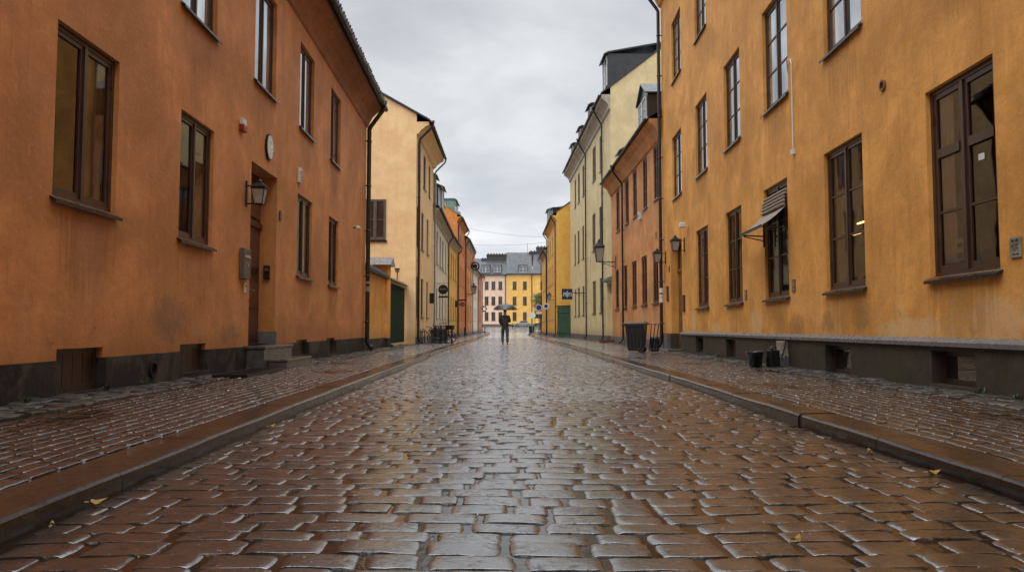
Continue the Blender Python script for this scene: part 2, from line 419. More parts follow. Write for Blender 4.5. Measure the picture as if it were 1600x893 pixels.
# ------------------------------------------------------------------ stone setts
AX = {'near': ([.17, .5, .72, .82, .9, .96, 1], [0, .5, .84, .93, .975, 1]), 'mid': ([.35, .70, .84, .95, 1], [.3, .65, .92, 1]),
      'far': ([.5, .76, .93, 1], [.3, .65, .92, 1]), 'walk': ([0, .55, .8, .96, 1], [.3, .75, .95, 1])}
def stone_mesh(name, stones, res, zf, mats, depth=.022, side=.008, end=.0004, bulge=.0015, rough=.002, seed=0, tint_var=.25, tilt=.005, round_k=.03, crown=.0016, bases=()):
    """stones: rows (cx, cy, hx, hy, angle); flat tops, softly worn ends, sharp long edges. One mesh."""
    r = np.random.default_rng(seed)
    S = np.asarray(stones, float); n = len(S)
    def full(a): return np.array([-x for x in a[::-1] if x > 0] + [x for x in a])
    U, V = np.meshgrid(full(AX[res][0]), full(AX[res][1]), indexing='ij')
    nx, ny = U.shape
    u, v = U.ravel(), V.ravel(); P = len(u)
    rim = (np.maximum(np.abs(u), np.abs(v)) >= 1).astype(float)
    px = u * (1 - round_k * v ** 4); py = v * (1 - round_k * u ** 4)
    ph = r.uniform(0, 6.28, (n, 4)); fr = r.uniform(1.2, 3.4, (n, 4)); f2 = r.uniform(5, 11, (n, 4))
    hh = r.normal(0, rough * .8, n); tx = r.normal(0, tilt * 1.5, n); ty = r.normal(0, tilt, n)
    hx, hy = S[:, 2:3], S[:, 3:4]
    wob = 1 + .025 * np.sin(fr[:, :1] * 2 * np.arctan2(py, px + 1e-6)[None, :] + ph[:, :1])
    lx = hx * px[None, :] * wob; ly = hy * py[None, :] * wob
    a = S[:, 4:5]
    wx = S[:, 0:1] + lx * np.cos(a) - ly * np.sin(a); wy = S[:, 1:2] + lx * np.sin(a) + ly * np.cos(a)
    sd = r.uniform(.35, 1.5, (n, 2)) * side
    e0 = np.clip((np.abs(u) - .70) / .30, 0, 1) ** 2
    z = zf(wx, wy) + hh[:, None] - rim[None, :] * depth
    z = z - np.where(u > 0, sd[:, :1], sd[:, 1:]) * e0[None, :] - end * (np.clip((np.abs(v) - .8) / .2, 0, 1) ** 2)[None, :]
    z = z - crown * r.uniform(.4, 1.6, (n, 1)) * (v ** 2)[None, :]
    z = z + bulge * (1 - u ** 2)[None, :] * r.uniform(-.3, 1.3, (n, 1)) + tx[:, None] * lx + ty[:, None] * ly
    z = z + rough * .35 * (np.sin(f2[:, :1] * u[None, :] * (1 + .5 * v[None, :]) + ph[:, 2:3]) * np.sin(f2[:, 1:2] * v[None, :] + ph[:, 3:4]) + .6 * np.sin(f2[:, 2:3] * 1.7 * (u + .6 * v)[None, :] + ph[:, :1]))
    z = z + rough * .8 * np.sin(fr[:, :1] * 2.2 * u[None, :] + ph[:, :1]) * np.cos(fr[:, 1:2] * 2.0 * v[None, :] + ph[:, 1:2])
    verts = np.stack([wx, wy, z], -1).reshape(-1, 3)
    i, j = np.meshgrid(np.arange(nx - 1), np.arange(ny - 1), indexing='ij')
    q = np.stack([i * ny + j, (i + 1) * ny + j, (i + 1) * ny + j + 1, i * ny + j + 1], -1).reshape(-1, 4)
    faces = (q[None] + (np.arange(n) * P)[:, None, None]).reshape(-1, 4)
    t = np.clip(1 + r.normal(0, tint_var, n), .4, 1.8)
    warm = 1 + r.normal(0, .05, (n, 3))
    tint = np.clip(np.repeat(t[:, None] * warm, P, 0), .2, 2)
    midx = np.zeros(len(faces), int)
    for bv, bf in bases:
        off = len(verts); verts = np.vstack([verts, bv]); faces = np.vstack([faces, bf + off])
        midx = np.concatenate([midx, np.ones(len(bf), int)]); tint = np.vstack([tint, np.ones((len(bv), 3))])
    me = bpy.data.meshes.new(name)
    me.vertices.add(len(verts)); me.vertices.foreach_set('co', verts.ravel())
    me.loops.add(len(faces) * 4); me.loops.foreach_set('vertex_index', faces.ravel().astype(np.int32))
    me.polygons.add(len(faces)); me.polygons.foreach_set('loop_start', np.arange(len(faces), dtype=np.int32) * 4)
    me.polygons.foreach_set('loop_total', np.full(len(faces), 4, np.int32))
    for m in mats: me.materials.append(m)
    me.polygons.foreach_set('material_index', midx.astype(np.int32))
    me.polygons.foreach_set('use_smooth', np.concatenate([~(np.tile(rim[q].max(1) > 0, n)), np.ones(len(faces) - n * len(q), bool)]))
    at = me.color_attributes.new('tint', 'FLOAT_COLOR', 'POINT')
    at.data.foreach_set('color', np.hstack([tint, np.ones((len(tint), 1))]).ravel())
    me.update(calc_edges=True); me.validate()
    o = bpy.data.objects.new(name, me); COL.objects.link(o); o['kind'] = 'structure'
    return o

def sheet(fx0, fx1, ys, dz, nx=14, und=None):
    """base sheet between two edges, following the ground"""
    vs, fs = [], []
    for y in ys:
        for k in range(nx + 1):
            x = fx0(y) + (fx1(y) - fx0(y)) * k / nx
            vs.append((x, y, Gf(y) + dz + (und(x, y) if und else 0)))
    for a in range(len(ys) - 1):
        for k in range(nx):
            b = a * (nx + 1) + k
            fs.append((b, b + 1, b + nx + 2, b + nx + 1))
    return np.array(vs, float), np.array(fs, int)

def und(x, y):
    return .012 * np.sin(x * 1.3 + .4 * y) * np.cos(y * .55 + .8) + .008 * np.sin(x * 2.3 - y * .9) - .004 * x * x * .5
def road_z(x, y): return G(y) + und(x, y)

def road_rows(y0, y1, step, wmin, wmax):
    out = []; y = y0; r = np.random.default_rng(int(y0 * 10) + 5)
    while y < y1:
        d = step * r.uniform(.86, 1.14); xl, xr = float(XL(y)) + .02, float(XR(y)) - .02
        xl, xr = max(xl, -14), min(xr, 14)
        x = xl - r.uniform(0, .2)
        p1, p2 = r.uniform(0, 6.28, 2)
        while x < xr:
            w = r.uniform(wmin, wmax)
            a0, a1 = max(x, xl), min(x + w, xr)
            if a1 - a0 > .07:
                cx = (a0 + a1) / 2
                wob = .03 * math.sin(cx * .9 + y * .35) + .008 * math.sin(cx * 2.1 + p2)
                ang = .027 * math.cos(cx * .9 + y * .35) + r.normal(0, .02)
                out.append((cx + r.normal(0, .003), y + d / 2 + wob + r.normal(0, .005), (a1 - a0) / 2 - r.uniform(.002, .008), d / 2 - r.uniform(.001, .007), ang))
            x += w
        y += d
    return out

RM = [M['road_stone'], M['water']]
for (ya, yb, st, w0, w1, res, dy, sd_) in ((1.3, 9, .16, .19, .38, 'near', .5, .013), (9, 17, .16, .19, .38, 'mid', .8, .013), (17, 30, .16, .19, .38, 'mid', .8, .012), (30, 70, .172, .24, .43, 'far', 1.0, .011), (70, 128, .26, .3, .5, 'far', 1.5, .010)):
    stone_mesh('road', road_rows(ya, yb, st, w0, w1), res, road_z, RM, side=sd_, rough=.0014 if res == 'near' else .0008, tilt=.009 if ya < 9 else .006, crown=.0016 if ya < 9 else .0026, seed=int(ya),
               bases=[sheet(XL, XR, list(np.arange(-4.0 if ya < 2 else ya + .03, yb + dy * .99, dy)), -.008, 14, und)])
# the cross street at the far end
far_l = lambda y: -40.0
far_r = lambda y: 40.0
def cross_rows():
    out = []; r = np.random.default_rng(77); y = 128.0
    while y < 189:
        d = 1.1; x = max(float(XL(y)) + .1, -14); xe = min(float(XR(y)) - .1, 14)
        if y > 138: x, xe = -16, 16
        while x < xe:
            w = r.uniform(.9, 1.6); out.append((x + w / 2, y + d / 2, w / 2 - .03, d / 2 - .03, r.normal(0, .02))); x += w
        y += d
    return out
stone_mesh('road', cross_rows(), 'far', lambda x, y: G(y) + 0 * x, RM, rough=.004, seed=4)

# ground sheet to the horizon
gv, gf = sheet(lambda y: -2500.0, lambda y: 2500.0, [-2500, -200, -20] + list(range(0, 200, 4)) + [260, 800, 3000], -.09, 2)
gm = MB(); gm.v = [tuple(p) for p in gv]; gm.fc = [list(q) for q in gf]; gm.mi = [0] * len(gf)
go = gm.build('ground', M['ground']); go['kind'] = 'structure'

# kerbs: granite slabs with a rounded front edge
def kerb(fx, side, y0, y1, seed):
    r = np.random.default_rng(seed)
    ys = np.concatenate([np.arange(y0, 118, .25), np.arange(118, y1, .12)])
    xs = fx(ys); P = np.stack([xs, ys], -1)
    P[1:-1] = .25 * P[:-2] + .5 * P[1:-1] + .25 * P[2:]
    dist = np.concatenate([[0], np.cumsum(np.linalg.norm(np.diff(P, axis=0), axis=1))])
    prof = [(0.0, -.08), (0.0, .045), (.006, .07), (.018, .084), (.04, .09), (.2, .0915), (.345, .089), (.355, .07), (.355, 0.0)]
    V, F, T = [], [], []
    d = 0.0
    while d < dist[-1] - .2:
        L = r.uniform(.9, 1.6); e = min(d + L, dist[-1]) - .008
        k = max(2, int(L / .4)); jz, jo = r.normal(0, .002), r.normal(0, .003); t = float(np.clip(1 + r.normal(0, .18), .6, 1.5))
        base = len(V)
        for q in range(k + 1):
            dd = d + (e - d) * q / k
            x, y = np.interp(dd, dist, P[:, 0]), np.interp(dd, dist, P[:, 1])
            x2, y2 = np.interp(dd + .1, dist, P[:, 0]), np.interp(dd + .1, dist, P[:, 1])
            x1, y1_ = np.interp(dd - .1, dist, P[:, 0]), np.interp(dd - .1, dist, P[:, 1])
            tx, ty = x2 - x1, y2 - y1_; l = math.hypot(tx, ty) or 1
            nx_, ny_ = (ty / l, -tx / l)
            if side < 0: nx_, ny_ = -nx_, -ny_
            for (o_, z_) in prof:
                wz = .003 * math.sin(dd * 3.1 + o_ * 9) if z_ > .05 else 0
                V.append((x + nx_ * (o_ + jo), y + ny_ * (o_ + jo), Gf(y) + z_ + jz + wz)); T.append((t, t, t))
        m = len(prof)
        for q in range(k):
            for j in range(m - 1):
                F.append([base + q * m + j, base + q * m + j + 1, base + (q + 1) * m + j + 1, base + (q + 1) * m + j])
        F.append([base + j for j in range(m)]); F.append([base + k * m + j for j in range(m)][::-1])
        d += L
    me = bpy.data.meshes.new('kerb'); me.from_pydata(V, [], F); me.materials.append(M['kerb_stone'])
    at = me.color_attributes.new('tint', 'FLOAT_COLOR', 'POINT')
    at.data.foreach_set('color', np.hstack([np.array(T), np.ones((len(T), 1))]).ravel())
    o = bpy.data.objects.new('kerb', me); COL.objects.link(o); o['kind'] = 'structure'
    fix_normals(o)
kerb(XL, -1, -3, 139.5, 21)
kerb(XR, 1, -3, 133.5, 22)

# pavements: rows of setts along the street, rough strip along the walls
def walk_z(x, y): return G(y) + KERB_H + .004 * np.sin(x * 3 + y * .6) + .004 * np.sin(y * 1.7)
def pavement(fk, fw, side, yend, seed):
    r = np.random.default_rng(seed); rows, strip = [], []
    step = .132
    for i in range(30):
        y = -2 - r.uniform(0, .3)
        while y < yend:
            L = r.uniform(.17, .3) if y < 60 else r.uniform(.6, .8)
            cy = y + L / 2; x = float(fk(cy)) + side * (.37 + step * (i + .5))
            lim = float(fw(cy)) - side * .78
            if (lim - x) * side > step * .45:
                x2 = float(fk(cy + .5)) - float(fk(cy - .5)); ang = -math.atan(x2)
                rows.append((x + r.normal(0, .003), cy, step / 2 - .005, L / 2 - .006, ang))
            y += L
    for i in range(3):
        w = .25; y = -2 - r.uniform(0, .3)
        while y < yend:
            L = r.uniform(.16, .34) if y < 60 else .6
            cy = y + L / 2; x = float(fw(cy)) - side * (w * (i + .5) + .01)
            if (x - float(fk(cy))) * side > .5:
                strip.append((x + r.normal(0, .012), cy, w / 2 - r.uniform(.004, .016), L / 2 - r.uniform(.004, .014), r.normal(0, .06)))
            y += L
    rows = np.array(rows); strip = np.array(strip)
    ys = list(np.arange(-4, yend + 1, 1.2))
    base = sheet(lambda y: float(fk(y)) + side * .25, lambda y: float(fw(y)) + side * .3, ys, KERB_H - .009, 6)
    near = rows[:, 1] < 24
    PM = [M['walk_stone'], M['water']]
    stone_mesh('pavement', rows[near], 'walk', walk_z, PM, depth=.018, side=.007, rough=.0016, seed=seed + 1, tint_var=.3, bases=[base])
    stone_mesh('pavement', rows[~near], 'far', walk_z, PM, depth=.018, side=.007, rough=.0016, seed=seed + 2, tint_var=.3)
    stone_mesh('pavement', strip, 'walk', lambda x, y: walk_z(x, y) + .004, [M['strip_stone'], M['water']], depth=.035, side=.012, bulge=.008, rough=.007, tilt=.03, seed=seed + 3, tint_var=.4)
pavement(XL, WL, -1, 132, 31)
pavement(XR, WR, 1, 124, 41)

# ------------------------------------------------------------------ houses
class House:
    def __init__(self, name, label, P0, P1, side, cat='house'):
        dx, dy = P1[0] - P0[0], P1[1] - P0[1]
        self.L = math.hypot(dx, dy); self.ang = math.atan2(dy, dx); self.P0 = P0
        self.o = -1 if side == 'L' else 1
        self.root = thing(name, label, cat, (P0[0], P0[1], 0), self.ang)
        o = self.o
        self.pt = lambda s, out, z: (s, o * out, z)
        self.mb = lambda: MB(self.pt)
    def world(self, s, out, z):
        c, n = math.cos(self.ang), math.sin(self.ang); y = self.o * out
        return (self.P0[0] + c * s - n * y, self.P0[1] + n * s + c * y, z)
    def wall_thing(self, name, label, cat, s, z, out=0.0, group=None):
        """a thing fixed to the wall; its MB uses (along, out, up) relative to the fixing point"""
        t = thing(name, label, cat, self.world(s, out, z), self.ang, group)
        return t, (lambda: MB(self.pt))

def facade(mb, s0, s1, z0, z1, ops, out=0.0, back=None):
    """wall sheet with rectangular openings and their reveals; ops: (s0, s1, z0, z1, depth)"""
    ss = sorted(set([s0, s1] + [min(max(x, s0), s1) for o in ops for x in o[:2]]))
    zs = sorted(set([z0, z1] + [min(max(x, z0), z1) for o in ops for x in o[2:4]]))
    for a, b in zip(ss[:-1], ss[1:]):
        for c, d in zip(zs[:-1], zs[1:]):
            ms, mz = (a + b) / 2, (c + d) / 2
            if b - a < 1e-5 or d - c < 1e-5: continue
            if any(o[0] < ms < o[1] and o[2] < mz < o[3] for o in ops): continue
            mb.quad((a, out, c), (b, out, c), (b, out, d), (a, out, d))
    for a, b, c, d, dep in ops:
        c2, d2 = max(c, z0), min(d, z1); a2, b2 = max(a, s0), min(b, s1)
        if c2 >= d2 or a2 >= b2: continue
        i = -dep
        mb.quad((a2, out, c2), (a2, i, c2), (a2, i, d2), (a2, out, d2))
        mb.quad((b2, out, c2), (b2, out, d2), (b2, i, d2), (b2, i, c2))
        if d <= z1: mb.quad((a2, out, d2), (a2, i, d2), (b2, i, d2), (b2, out, d2))
        if c >= z0: mb.quad((a2, out, c2), (b2, out, c2), (b2, i, c2), (a2, i, c2))

def window(h, s0, s1, z0, z1, dep=.1, frame='brown_wood', glass='glass', bars=(), fw=.065, cw=.055, mull=True, sill=True, detail=True, pt=None, parent=None, thick=()):
    """casement window set back in its opening: frame > pane, sill"""
    mb = MB(pt or h.pt)
    o0, o1 = -dep - .02, -dep + .035
    e = .002
    a, b, c, d = s0 + e, s1 - e, z0 + e, z1 - e
    mb.box(a, a + fw, o0, o1, c, d); mb.box(b - fw, b, o0, o1, c, d)
    mb.box(a + fw, b - fw, o0, o1, d - fw, d); mb.box(a + fw, b - fw, o0, o1, c, c + fw)
    mid = (a + b) / 2
    leaves = [(a + fw, mid - .028), (mid + .028, b - fw)] if mull else [(a + fw, b - fw)]
    if mull: mb.box(mid - .028, mid + .028, o0, o1 + .012, c + fw, d - fw)
    pa = MB(pt or h.pt)
    F_ = pt or h.pt; O_ = Vector(F_(0, 0, 0)); flip = (Vector(F_(1, 0, 0)) - O_).cross(Vector(F_(0, 0, 1)) - O_).dot(Vector(F_(0, 1, 0)) - O_) < 0
    zc, zd = c + fw, d - fw
    for (l0, l1) in leaves:
        i0, i1 = o0 + .004, o1 - .012
        mb.box(l0, l0 + cw, i0, i1, zc, zd); mb.box(l1 - cw, l1, i0, i1, zc, zd)
        mb.box(l0 + cw, l1 - cw, i0, i1, zd - cw, zd); mb.box(l0 + cw, l1 - cw, i0, i1, zc, zc + cw * 1.25)
        for f_ in bars:
            zb = zc + (zd - zc) * f_; bw = .06 if f_ in thick else .017
            mb.box(l0 + cw, l1 - cw, i0 + .003, i1 - .004 + (.02 if f_ in thick else 0), zb - bw, zb + bw)
        tilt = random.uniform(-.004, .004)
        g0 = o0 + .02
        ps_ = [(l0 + cw - .004, g0 + tilt, zc + cw), (l1 - cw + .004, g0 - tilt, zc + cw), (l1 - cw + .004, g0 - tilt, zd - cw + .004), (l0 + cw - .004, g0 + tilt, zd - cw + .004)]
        pa.quad(*(ps_[::-1] if flip else ps_))
    if detail:
        for zz in (c + (d - c) * .16, c + (d - c) * .82):
            mb.box(a + fw - .02, a + fw + .012, o1 - .012, o1 + .012, zz, zz + .1)
            mb.box(b - fw - .012, b - fw + .02, o1 - .012, o1 + .012, zz, zz + .1)
    w = mb.build('window', M[frame], parent or h.root)
    pa.build('pane', M[glass], w)
    if sill:
        sm = MB(pt or h.pt)
        sm.prism([(-dep + .03, z0 + .03), (.075, z0 - .045), (.075, z0 - .085), (.06, z0 - .085), (.058, z0 - .055), (-dep + .03, z0 + .004)], s0 - .05, s1 + .05)
        sm.build('sill', M['sill'], w)
    return w

def cellar_window(h, s0, s1, z0, z1, dep=.12, out=.04, wooden=True):
    mb = h.mb()
    o0, o1 = -dep, -dep + .04
    mb.box(s0 + .003, s0 + .07, o0, o1, z0, z1 - .003); mb.box(s1 - .07, s1 - .003, o0, o1, z0, z1 - .003)
    mb.box(s0 + .07, s1 - .07, o0, o1, z1 - .07, z1 - .003); mb.box(s0 + .07, s1 - .07, o0, o1, z0, z0 + .07)
    if wooden:
        n = 4
        for k in range(n):
            a = s0 + .07 + (s1 - s0 - .14) * k / n; b = s0 + .07 + (s1 - s0 - .14) * (k + 1) / n
            mb.box(a + .006, b - .006, o0 + .004, o1 - .016, z0 + .07, z1 - .07)
    w = mb.build('cellar_hatch' if wooden else 'cellar_window', M['dark_wood'], h.root)
    pm = h.mb(); pm.quad((s0 + .06, o0 + .006, z0 + .06), (s1 - .06, o0 + .006, z0 + .06), (s1 - .06, o0 + .006, z1 - .06), (s0 + .06, o0 + .006, z1 - .06))
    pm.build('pane', M['glass'], w)
    return w

def body(h, zp, ze, D, zr, ops, wall, plinth, zb=-.7, s_ext=(0, 0), p_out=.045, p_ops=None, ledge=None, back=True, ridge=.5, ov=.5):
    """wall with openings and gables, plinth"""
    L = h.L
    allo = [o for o in ops]
    w = h.mb(); a, b = -s_ext[0], L + s_ext[1]
    facade(w, a, b, zp, ze, allo)
    R = -D * ridge
    lift = (zr - ze) * ov / (ov - R)
    for s in (a, b):
        w.quad((s, 0, zb), (s, 0, ze + lift), (s, R, zr), (s, -D, ze), (s, -D, zb))
    if back: w.quad((a, -D, zb), (b, -D, zb), (b, -D, ze), (a, -D, ze))
    wo = w.build('wall', M[wall], h.root)
    p = h.mb()
    facade(p, a, b, zb, zp, allo, out=p_out)
    # top edge of the plinth and its ends
    cuts = sorted([(o[0], o[1]) for o in allo if o[2] < zp < o[3]])
    x = a
    for c0, c1 in cuts + [(b, b)]:
        if c0 > x: p.quad((x, 0, zp), (c0, 0, zp), (c0, p_out, zp - .012), (x, p_out, zp - .012)); 
        x = max(x, c1)
    for s in (a, b): p.quad((s, 0, zb), (s, p_out, zb), (s, p_out, zp - .012), (s, 0, zp))
    p.build('plinth', M[plinth], h.root)
    return wo

def roof(h, ze, D, zr, mat, ov=.5, g=(0.05, 0.05), th=.12, ridge=.5, seams=0):
    L = h.L; R = -D * ridge; m = h.mb()
    sl = (zr - ze) / (-R) if R else 0
    prof = [(ov, ze - sl * ov * .0 + .02), (R, zr + .02), (-D - .3, ze + .02), (-D - .3, ze + .02 + th), (R, zr + th + .03), (ov, ze + .02 + th * .8)]
    m.prism(prof, -g[0], L + g[1])
    if seams:
        n = int(L / seams)
        for k in range(n + 1):
            s = k * L / n
            m.prism([(ov, ze + .02 + th * .8), (R, zr + th + .03), (R, zr + th + .07), (ov, ze + .06 + th * .8)], s - .012, s + .012)
    return m.build('roof', M[mat], h.root)

def cornice(h, prof, mat, s0=0.0, s1=None):
    m = h.mb(); m.prism(prof, s0, h.L if s1 is None else s1)
    return m.build('cornice', M[mat], h.root)

def gutter(h, out, z, r=.075, s0=-.05, s1=None, mat='black_iron'):
    m = h.mb(); s1 = h.L + .05 if s1 is None else s1
    prof = []
    for k in range(9):
        t = PI + PI * k / 8; prof.append((out + r * math.cos(t), z + r * math.sin(t)))
    for k in range(8, -1, -1):
        t = PI + PI * k / 8; prof.append((out + (r - .012) * math.cos(t), z + (r - .012) * math.sin(t)))
    m.prism(prof, s0, s1)
    n = max(2, int((s1 - s0) / .9))
    for k in range(n):
        s = s0 + .3 + k * (s1 - s0 - .6) / (n - 1)
        m.box(s - .012, s + .012, out - r - .01, out + r + .006, z - .004, z + .012)
        m.box(s - .012, s + .012, out + r - .004, out + r + .01, z - .09, z + .012)
    return m.build('gutter', M[mat], h.root)

def drainpipe(h, s, ze, ov, zb=0.0, r=.055, mat='pipe', hopper=False, shoe=1, drop=.75, out=.13):
    m = h.mb()
    top = (s, ov, ze - .05)
    pts = [top, (s, ov, ze - .2), (s, ov - .06, ze - .3), (s, out + .07, ze - drop + .08), (s, out, ze - drop - .06)]
    z = ze - drop - .4
    pts += [(s, out, z), (s, out, zb + .42), (s, out + .02, zb + .3), (s, out + .13, zb + .14), (s, out + .24, zb + .08)]
    m.tube(pts, [r] * (len(pts) - 1) + [r * 1.15], 10)
    zz = zb + 1.1
    while zz < ze - 1.2:
        m.lathe([(r * 1.18, -.035), (r * 1.2, 0), (r * 1.18, .035)], (s, out, zz), 10)
        m.box(s - .012, s + .012, -.005, out - r * .9, zz - .012, zz + .012)
        zz += 1.75
    if hopper:
        m.add([(s - .06, ov - .07, ze - .2), (s + .06, ov - .07, ze - .2), (s + .06, ov + .07, ze - .2), (s - .06, ov + .07, ze - .2),
               (s - .15, ov - .13, ze + .1), (s + .15, ov - .13, ze + .1), (s + .15, ov + .14, ze + .1), (s - .15, ov + .14, ze + .1)],
              [[3, 2, 1, 0], [4, 5, 6, 7], [0, 1, 5, 4], [1, 2, 6, 5], [2, 3, 7, 6], [3, 0, 4, 7]])
    return m.build('drainpipe', M[mat], h.root, smooth=True)

def dormer(h, s, w, z0, z1, out_front, out_back, mat='roof_dark', gable=True, glass='glass', frame='white_paint', over=.12, drop=.0):
    m = h.mb(); a, b = s - w / 2, s + w / 2
    f = out_front
    m.quad((a, f, z0), (a, f, z1), (a, out_back, z1), (a, out_back, z0)); m.quad((b, f, z0), (b, out_back, z0), (b, out_back, z1), (b, f, z1))
    m.quad((a, f, z0), (b, f, z0), (b, f, z1), (a, f, z1))
    if gable:
        zt = z1 + w * .32
        m.quad((a, f - .002, z1), (b, f - .002, z1), (s, f - .002, zt))
        for (p, q) in ((a - over, s), (s, b + over)):
            zp_, zq_ = (z1 - over * .6, zt) if q == s else (zt, z1 - over * .6)
            m.add([(p, f + over, zp_), (q, f + over, zq_), (q, out_back, zq_), (p, out_back, zp_), (p, f + over, zp_ + .06), (q, f + over, zq_ + .06), (q, out_back, zq_ + .06), (p, out_back, zp_ + .06)],
                  [[3, 2, 1, 0], [4, 5, 6, 7], [0, 1, 5, 4], [1, 2, 6, 5], [2, 3, 7, 6], [3, 0, 4, 7]])
    else:
        m.prism([(f + over * 2.2, z1 - .12), (f + over * 2.2, z1 - .05), (f, z1 + .1), (out_back, z1 + .1 + drop), (out_back, z1 + drop), (f, z1)], a - over, b + over)
    o = m.build('dormer', M[mat], h.root)
    k = f - .0
    window(h, a + .1, b - .1, z0 + .25, z1 - .12, dep=-(f + .03), frame=frame, glass=glass, sill=False, detail=False, mull=True, parent=o, bars=(.5,), cw=.035, fw=.045)
    return o

# --- near left: terracotta house
h1 = House('terracotta_house', 'long terracotta orange house nearest on the left with lantern beside its deep doorway', (-4.08, -30), (-5.72, 28.6), 'L')
# facade distances were surveyed from the point level with the camera
GZ, GT, UZ, UT = 2.28, 4.31, 6.02, 8.24
gw = [(k0 + 8.17, k0 + 9.56, 2.34, 4.36), (k0 + 11.5, k0 + 12.89, GZ, 4.33), (k0 + 18.52, k0 + 20.04, 2.2, 4.28), (k0 + 22.1, k0 + 23.5, 2.18, 4.25)]
uw = [(k0 + a, k0 + b, UZ, UT) for a, b in ((-20, -18.5), (-13, -11.5), (-6, -4.5), (.8, 2.3), (4.4, 5.9), (7.9, 9.4), (11.42, 12.92), (15.0, 16.5), (18.58, 20.08), (22.2, 23.64))]
extra = [(k0 + 1.0, k0 + 2.4, 2.34, 4.36), (k0 + 4.6, k0 + 6.0, 2.34, 4.36)] + [(k0 - a, k0 - a + 1.4, 2.34, 4.36) for a in (6, 13, 20)]
door1 = (k0 + 14.93, k0 + 16.74, .5, 4.28, .42)
cel = [(k0 + 8.36, k0 + 9.36, .1, .62), (k0 + 11.67, k0 + 12.72, .14, .6), (k0 + 18.63, k0 + 19.73, .16, .56), (k0 + 22.02, k0 + 23.2, .06, .56)]
ops = [(*w, .1) for w in gw + uw + extra] + [door1] + [(*c, .12) for c in cel]
EZ1 = 9.55
body(h1, .49, EZ1, 10, 13.2, ops, 'terracotta', 'plinth_dark', ov=.62)
roof(h1, EZ1, 10, 13.2, 'roof_tile', ov=.62, g=(.02, .3))
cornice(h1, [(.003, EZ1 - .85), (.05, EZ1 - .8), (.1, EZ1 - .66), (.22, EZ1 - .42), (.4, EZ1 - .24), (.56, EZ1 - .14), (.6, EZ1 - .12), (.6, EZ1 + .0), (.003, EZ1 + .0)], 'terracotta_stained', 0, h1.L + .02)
gutter(h1, .70, EZ1 - .02, .1, 0, h1.L + .25)
m = h1.mb(); m.box(0, h1.L + .02, .604, .63, EZ1 - .16, EZ1 + .05); m.build('fascia', M['roof_tile'], h1.root)
m = h1.mb()
rt = random.Random(8)
for k in range(int(h1.L / .24)):
    s_ = .12 + k * .24; dz = rt.uniform(-.012, .012)
    m.tube([(s_, .74 + rt.uniform(-.015, .015), EZ1 + .14 + dz), (s_ + rt.uniform(-.01, .01), .3, EZ1 + .34 + dz)], .075, 7)
m.build('tile_row', M['roof_tile'], h1.root)
dp = drainpipe(h1, h1.L - .35, EZ1 + .02, .7, zb=.0, r=.085, hopper=True, drop=.95, out=.16)
def room(h, w, depth=3.0, mat='room'):
    a, b, c, d = w; m = h.mb(); x0, x1, zb_, zt_, ob, f = a - .25, b + .25, c - .5, d + .2, -depth, -.16
    m.quad((x0, ob, zb_), (x1, ob, zb_), (x1, ob, zt_), (x0, ob, zt_)); m.quad((x0, f, zb_), (x0, ob, zb_), (x0, ob, zt_), (x0, f, zt_)); m.quad((x1, f, zb_), (x1, ob, zb_), (x1, ob, zt_), (x1, f, zt_))
    m.quad((x0, f, zt_), (x1, f, zt_), (x1, ob, zt_), (x0, ob, zt_)); m.quad((x0, f, zb_), (x1, f, zb_), (x1, ob, zb_), (x0, ob, zb_))
    return m.build('room', M[mat], h.root)
def curtain(h, s0, s1, z0, z1, out=-.165, folds=7, amp=.018):
    m = h.mb(); n = folds * 6; vs, fs = [], []
    for k in range(n + 1):
        t = k / n; o = out + amp * math.sin(2 * PI * folds * t) + .012 * math.sin(9 * t + s0)
        vs += [(s0 + (s1 - s0) * t, o, z1), (s0 + (s1 - s0) * (t + .015 * math.sin(7 * t)), o + .02, (z0 + z1) / 2), (s0 + (s1 - s0) * t, o * 1.02, z0)]
    for k in range(n):
        for j in range(2): fs.append([k * 3 + j, k * 3 + 3 + j, k * 3 + 4 + j, k * 3 + 1 + j])
    m.add(vs, fs); return m.build('curtain', M['curtain'], h.root, smooth=True)
for (a, b, c, d) in gw + extra:
    near = (a, b, c, d) in gw
    window(h1, a, b, c, d, .1, 'brown_wood', 'glass_clear' if near else 'glass_brown')
    if near:
        room(h1, (a, b, c, d)); curtain(h1, a + .72, b + .1, c - .05, d + .1); curtain(h1, a - .1, a + .22, c - .05, d + .1, folds=3)
for (a, b, c, d) in uw: window(h1, a, b, c, d, .12, 'brown_wood', 'glass_sky', bars=())
for c in cel[:2]: cellar_window(h1, *c)
for c in cel[2:]: cellar_window(h1, *c)
m = h1.mb()   # snow guard on the eave
for k in range(28):
    s = k0 + 17.5 + k * .22
    m.box(s - .012, s + .012, .36, .384, EZ1 + .12, EZ1 + .62)
for zz in (.3, .6): m.box(k0 + 17.3, k0 + 23.7, .355, .39, EZ1 + zz, EZ1 + zz + .03)
m.build('snow_guard', M['black_iron'], h1.root)
dormer(h1, k0 + 20.2, 1.3, EZ1 + .2, EZ1 + 1.3, .1, -2.5, gable=False)

